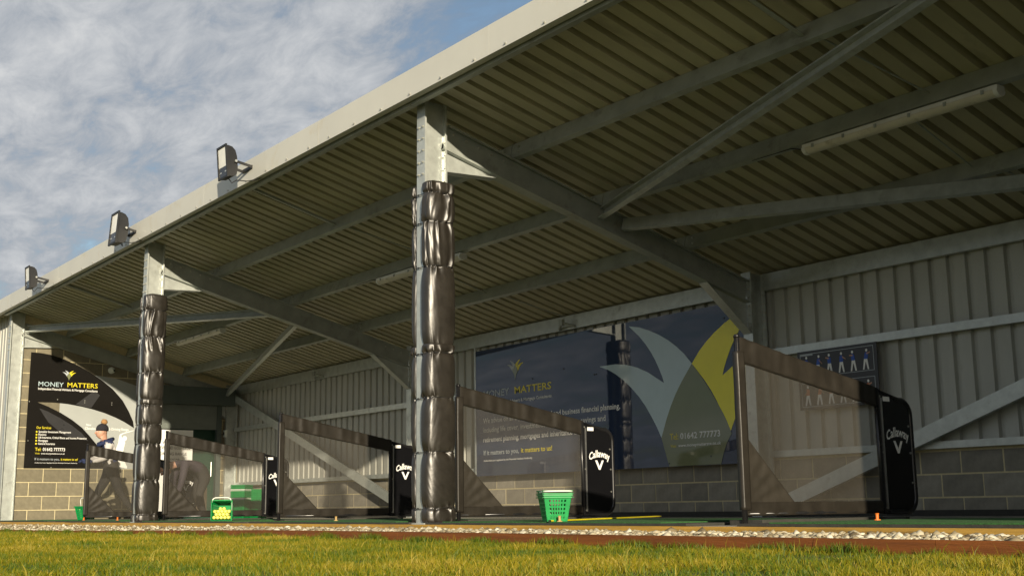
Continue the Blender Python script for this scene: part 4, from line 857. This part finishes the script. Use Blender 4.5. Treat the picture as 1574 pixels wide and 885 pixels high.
# ------------------------------------------------------------------ gravel
def stuff_mesh(name, V, F, tint, m, smooth=False):
    me = bpy.data.meshes.new(name); nv, nf, k = len(V), len(F), F.shape[1]
    me.vertices.add(nv); me.vertices.foreach_set('co', V.astype(np.float32).ravel()); me.loops.add(nf * k); me.loops.foreach_set('vertex_index', F.astype(np.int32).ravel())
    me.polygons.add(nf); me.polygons.foreach_set('loop_start', np.arange(0, nf * k, k, dtype=np.int32)); me.update(calc_edges=True)
    a = me.attributes.new('tint', 'FLOAT', 'POINT'); a.data.foreach_set('value', tint.astype(np.float32)); me.materials.append(m)
    if smooth: me.polygons.foreach_set('use_smooth', np.ones(nf, dtype=bool))
    o = link(name, me); o['kind'] = 'stuff'; return o
bm = bmesh.new(); bmesh.ops.create_icosphere(bm, subdivisions=1, radius=1); ico = np.array([q.co[:] for q in bm.verts]); icf = np.array([[x.index for x in p.verts] for p in bm.faces]); bm.free()
NS = 15000; X = rng.uniform(-18, 7.6, NS); X[:9000] = rng.uniform(-4, 7.6, 9000); Y = rng.uniform(YB + 0.012, -0.16, NS)
zb_ = np.array([zboard(x) for x in X]); tt = (Y - YB) / (-0.144 - YB); zs_ = (zb_ - 0.022) * (1 - tt) + (-0.044) * tt
R_ = rng.uniform(0.007, 0.019, NS) * (1 + 0.7 * (rng.random(NS) > 0.9))
V = ico[None] * (1 + 0.28 * rng.standard_normal((NS, 12, 1)).clip(-1, 1)); V = V * np.stack([rng.uniform(0.8, 1.5, NS), rng.uniform(0.8, 1.4, NS), rng.uniform(0.6, 1.0, NS)], 1)[:, None, :]
th = rng.uniform(0, 2 * np.pi, NS); c, s = np.cos(th), np.sin(th); V = np.stack([V[..., 0] * c[:, None] - V[..., 1] * s[:, None], V[..., 0] * s[:, None] + V[..., 1] * c[:, None], V[..., 2]], -1) * R_[:, None, None]
V += np.stack([X, Y, zs_ + rng.uniform(-0.012, 0.014, NS)], 1)[:, None, :]
F = (icf[None] + (np.arange(NS) * 12)[:, None, None]).reshape(-1, 3)
tag(stuff_mesh('gravel', V.reshape(-1, 3), F, np.repeat(rng.random(NS), 12), stone_m), 'pale cream gravel strip in front of the tee floor', 'gravel')

# ------------------------------------------------------------------ grass
def blades(X, Y, H, Wd, tint, lean=0.55):
    n = len(X); Z = np.array([zground(max(-20, min(8, x))) for x in X]); a = rng.uniform(0, 2 * np.pi, n); la = rng.uniform(0, 2 * np.pi, n); ln = rng.uniform(0.1, lean, n) * H
    dx, dy = np.cos(a) * Wd, np.sin(a) * Wd; lx, ly = np.cos(la) * ln, np.sin(la) * ln
    V = np.empty((n, 5, 3)); base = np.stack([X, Y, Z - 0.004], 1)
    V[:, 0] = base + np.stack([-dx, -dy, 0 * dx], 1); V[:, 1] = base + np.stack([dx, dy, 0 * dx], 1)
    md = base + np.stack([lx * 0.35, ly * 0.35, H * 0.55], 1); V[:, 2] = md + np.stack([dx * 0.75, dy * 0.75, 0 * dx], 1); V[:, 3] = md - np.stack([dx * 0.75, dy * 0.75, 0 * dx], 1)
    V[:, 4] = base + np.stack([lx, ly, H * rng.uniform(0.85, 1.0, n)], 1)
    o = (np.arange(n) * 5)[:, None]; F = np.concatenate([np.array([[0, 1, 2]]) + o, np.array([[0, 2, 3]]) + o, np.array([[3, 2, 4]]) + o])
    return V.reshape(-1, 3), F, np.repeat(tint, 5)
def field(x, y, f, sd): return np.array([noise.noise(Vector((a * f, c * f, sd))) for a, c in zip(x, y)])
sets = []
for x0, x1, y0, y1, n in ((0, 8.0, -4.2, YB - 0.036, 120000), (-8, 0, -5.0, YB - 0.036, 80000), (-19, -8, -7, YB - 0.036, 50000), (-4, 7.0, -5.6, -4.2, 60000), (-8, 8.0, -9, -5.6, 30000)):
    X = rng.uniform(x0, x1, n); Y = rng.uniform(y0, y1, n); nf = field(X, Y, 1.3, 0.5); nf2 = field(X, Y, 5.0, 3.5)
    tint = (0.47 + 0.50 * nf + 0.32 * nf2 + 0.22 * rng.standard_normal(n)).clip(0, 1); H = (0.025 + 0.018 * rng.random(n) + 0.024 * nf2 + 0.010 * nf).clip(0.008, 0.07); tall = rng.random(n) > 0.975; H[tall] *= rng.uniform(1.4, 2.4, int(tall.sum()))
    sets.append(blades(X, Y, H, rng.uniform(0.0012, 0.0026, n) * (1.0 if x0 >= 0 else 1.6), tint, 0.9))
n = 14000; X = rng.uniform(-16, 7.6, n); Y = YB - 0.036 - np.abs(rng.normal(0, 0.05, n)) - 0.004; nf = np.array([noise.noise(Vector((a * 2.6, 0, 9))) for a in X]); keep = nf > -0.12 + 0.25 * rng.random(n); X, Y, nf = X[keep], Y[keep], nf[keep]
H = 0.035 + 0.07 * (nf + 0.15).clip(0, 0.6) + 0.02 * rng.random(len(X)); sets.append(blades(X, Y, H, rng.uniform(0.0015, 0.003, len(X)), (0.22 + 0.15 * rng.standard_normal(len(X))).clip(0, 1), 0.7))
off = 0; Vs, Fs, Ts = [], [], []
for v_, f_, t_ in sets: Vs.append(v_); Fs.append(f_ + off); Ts.append(t_); off += len(v_)
tag(stuff_mesh('lawn_grass', np.concatenate(Vs), np.concatenate(Fs), np.concatenate(Ts), grass_m), 'short sunlit yellow green lawn grass in front of the gravel', 'grass')
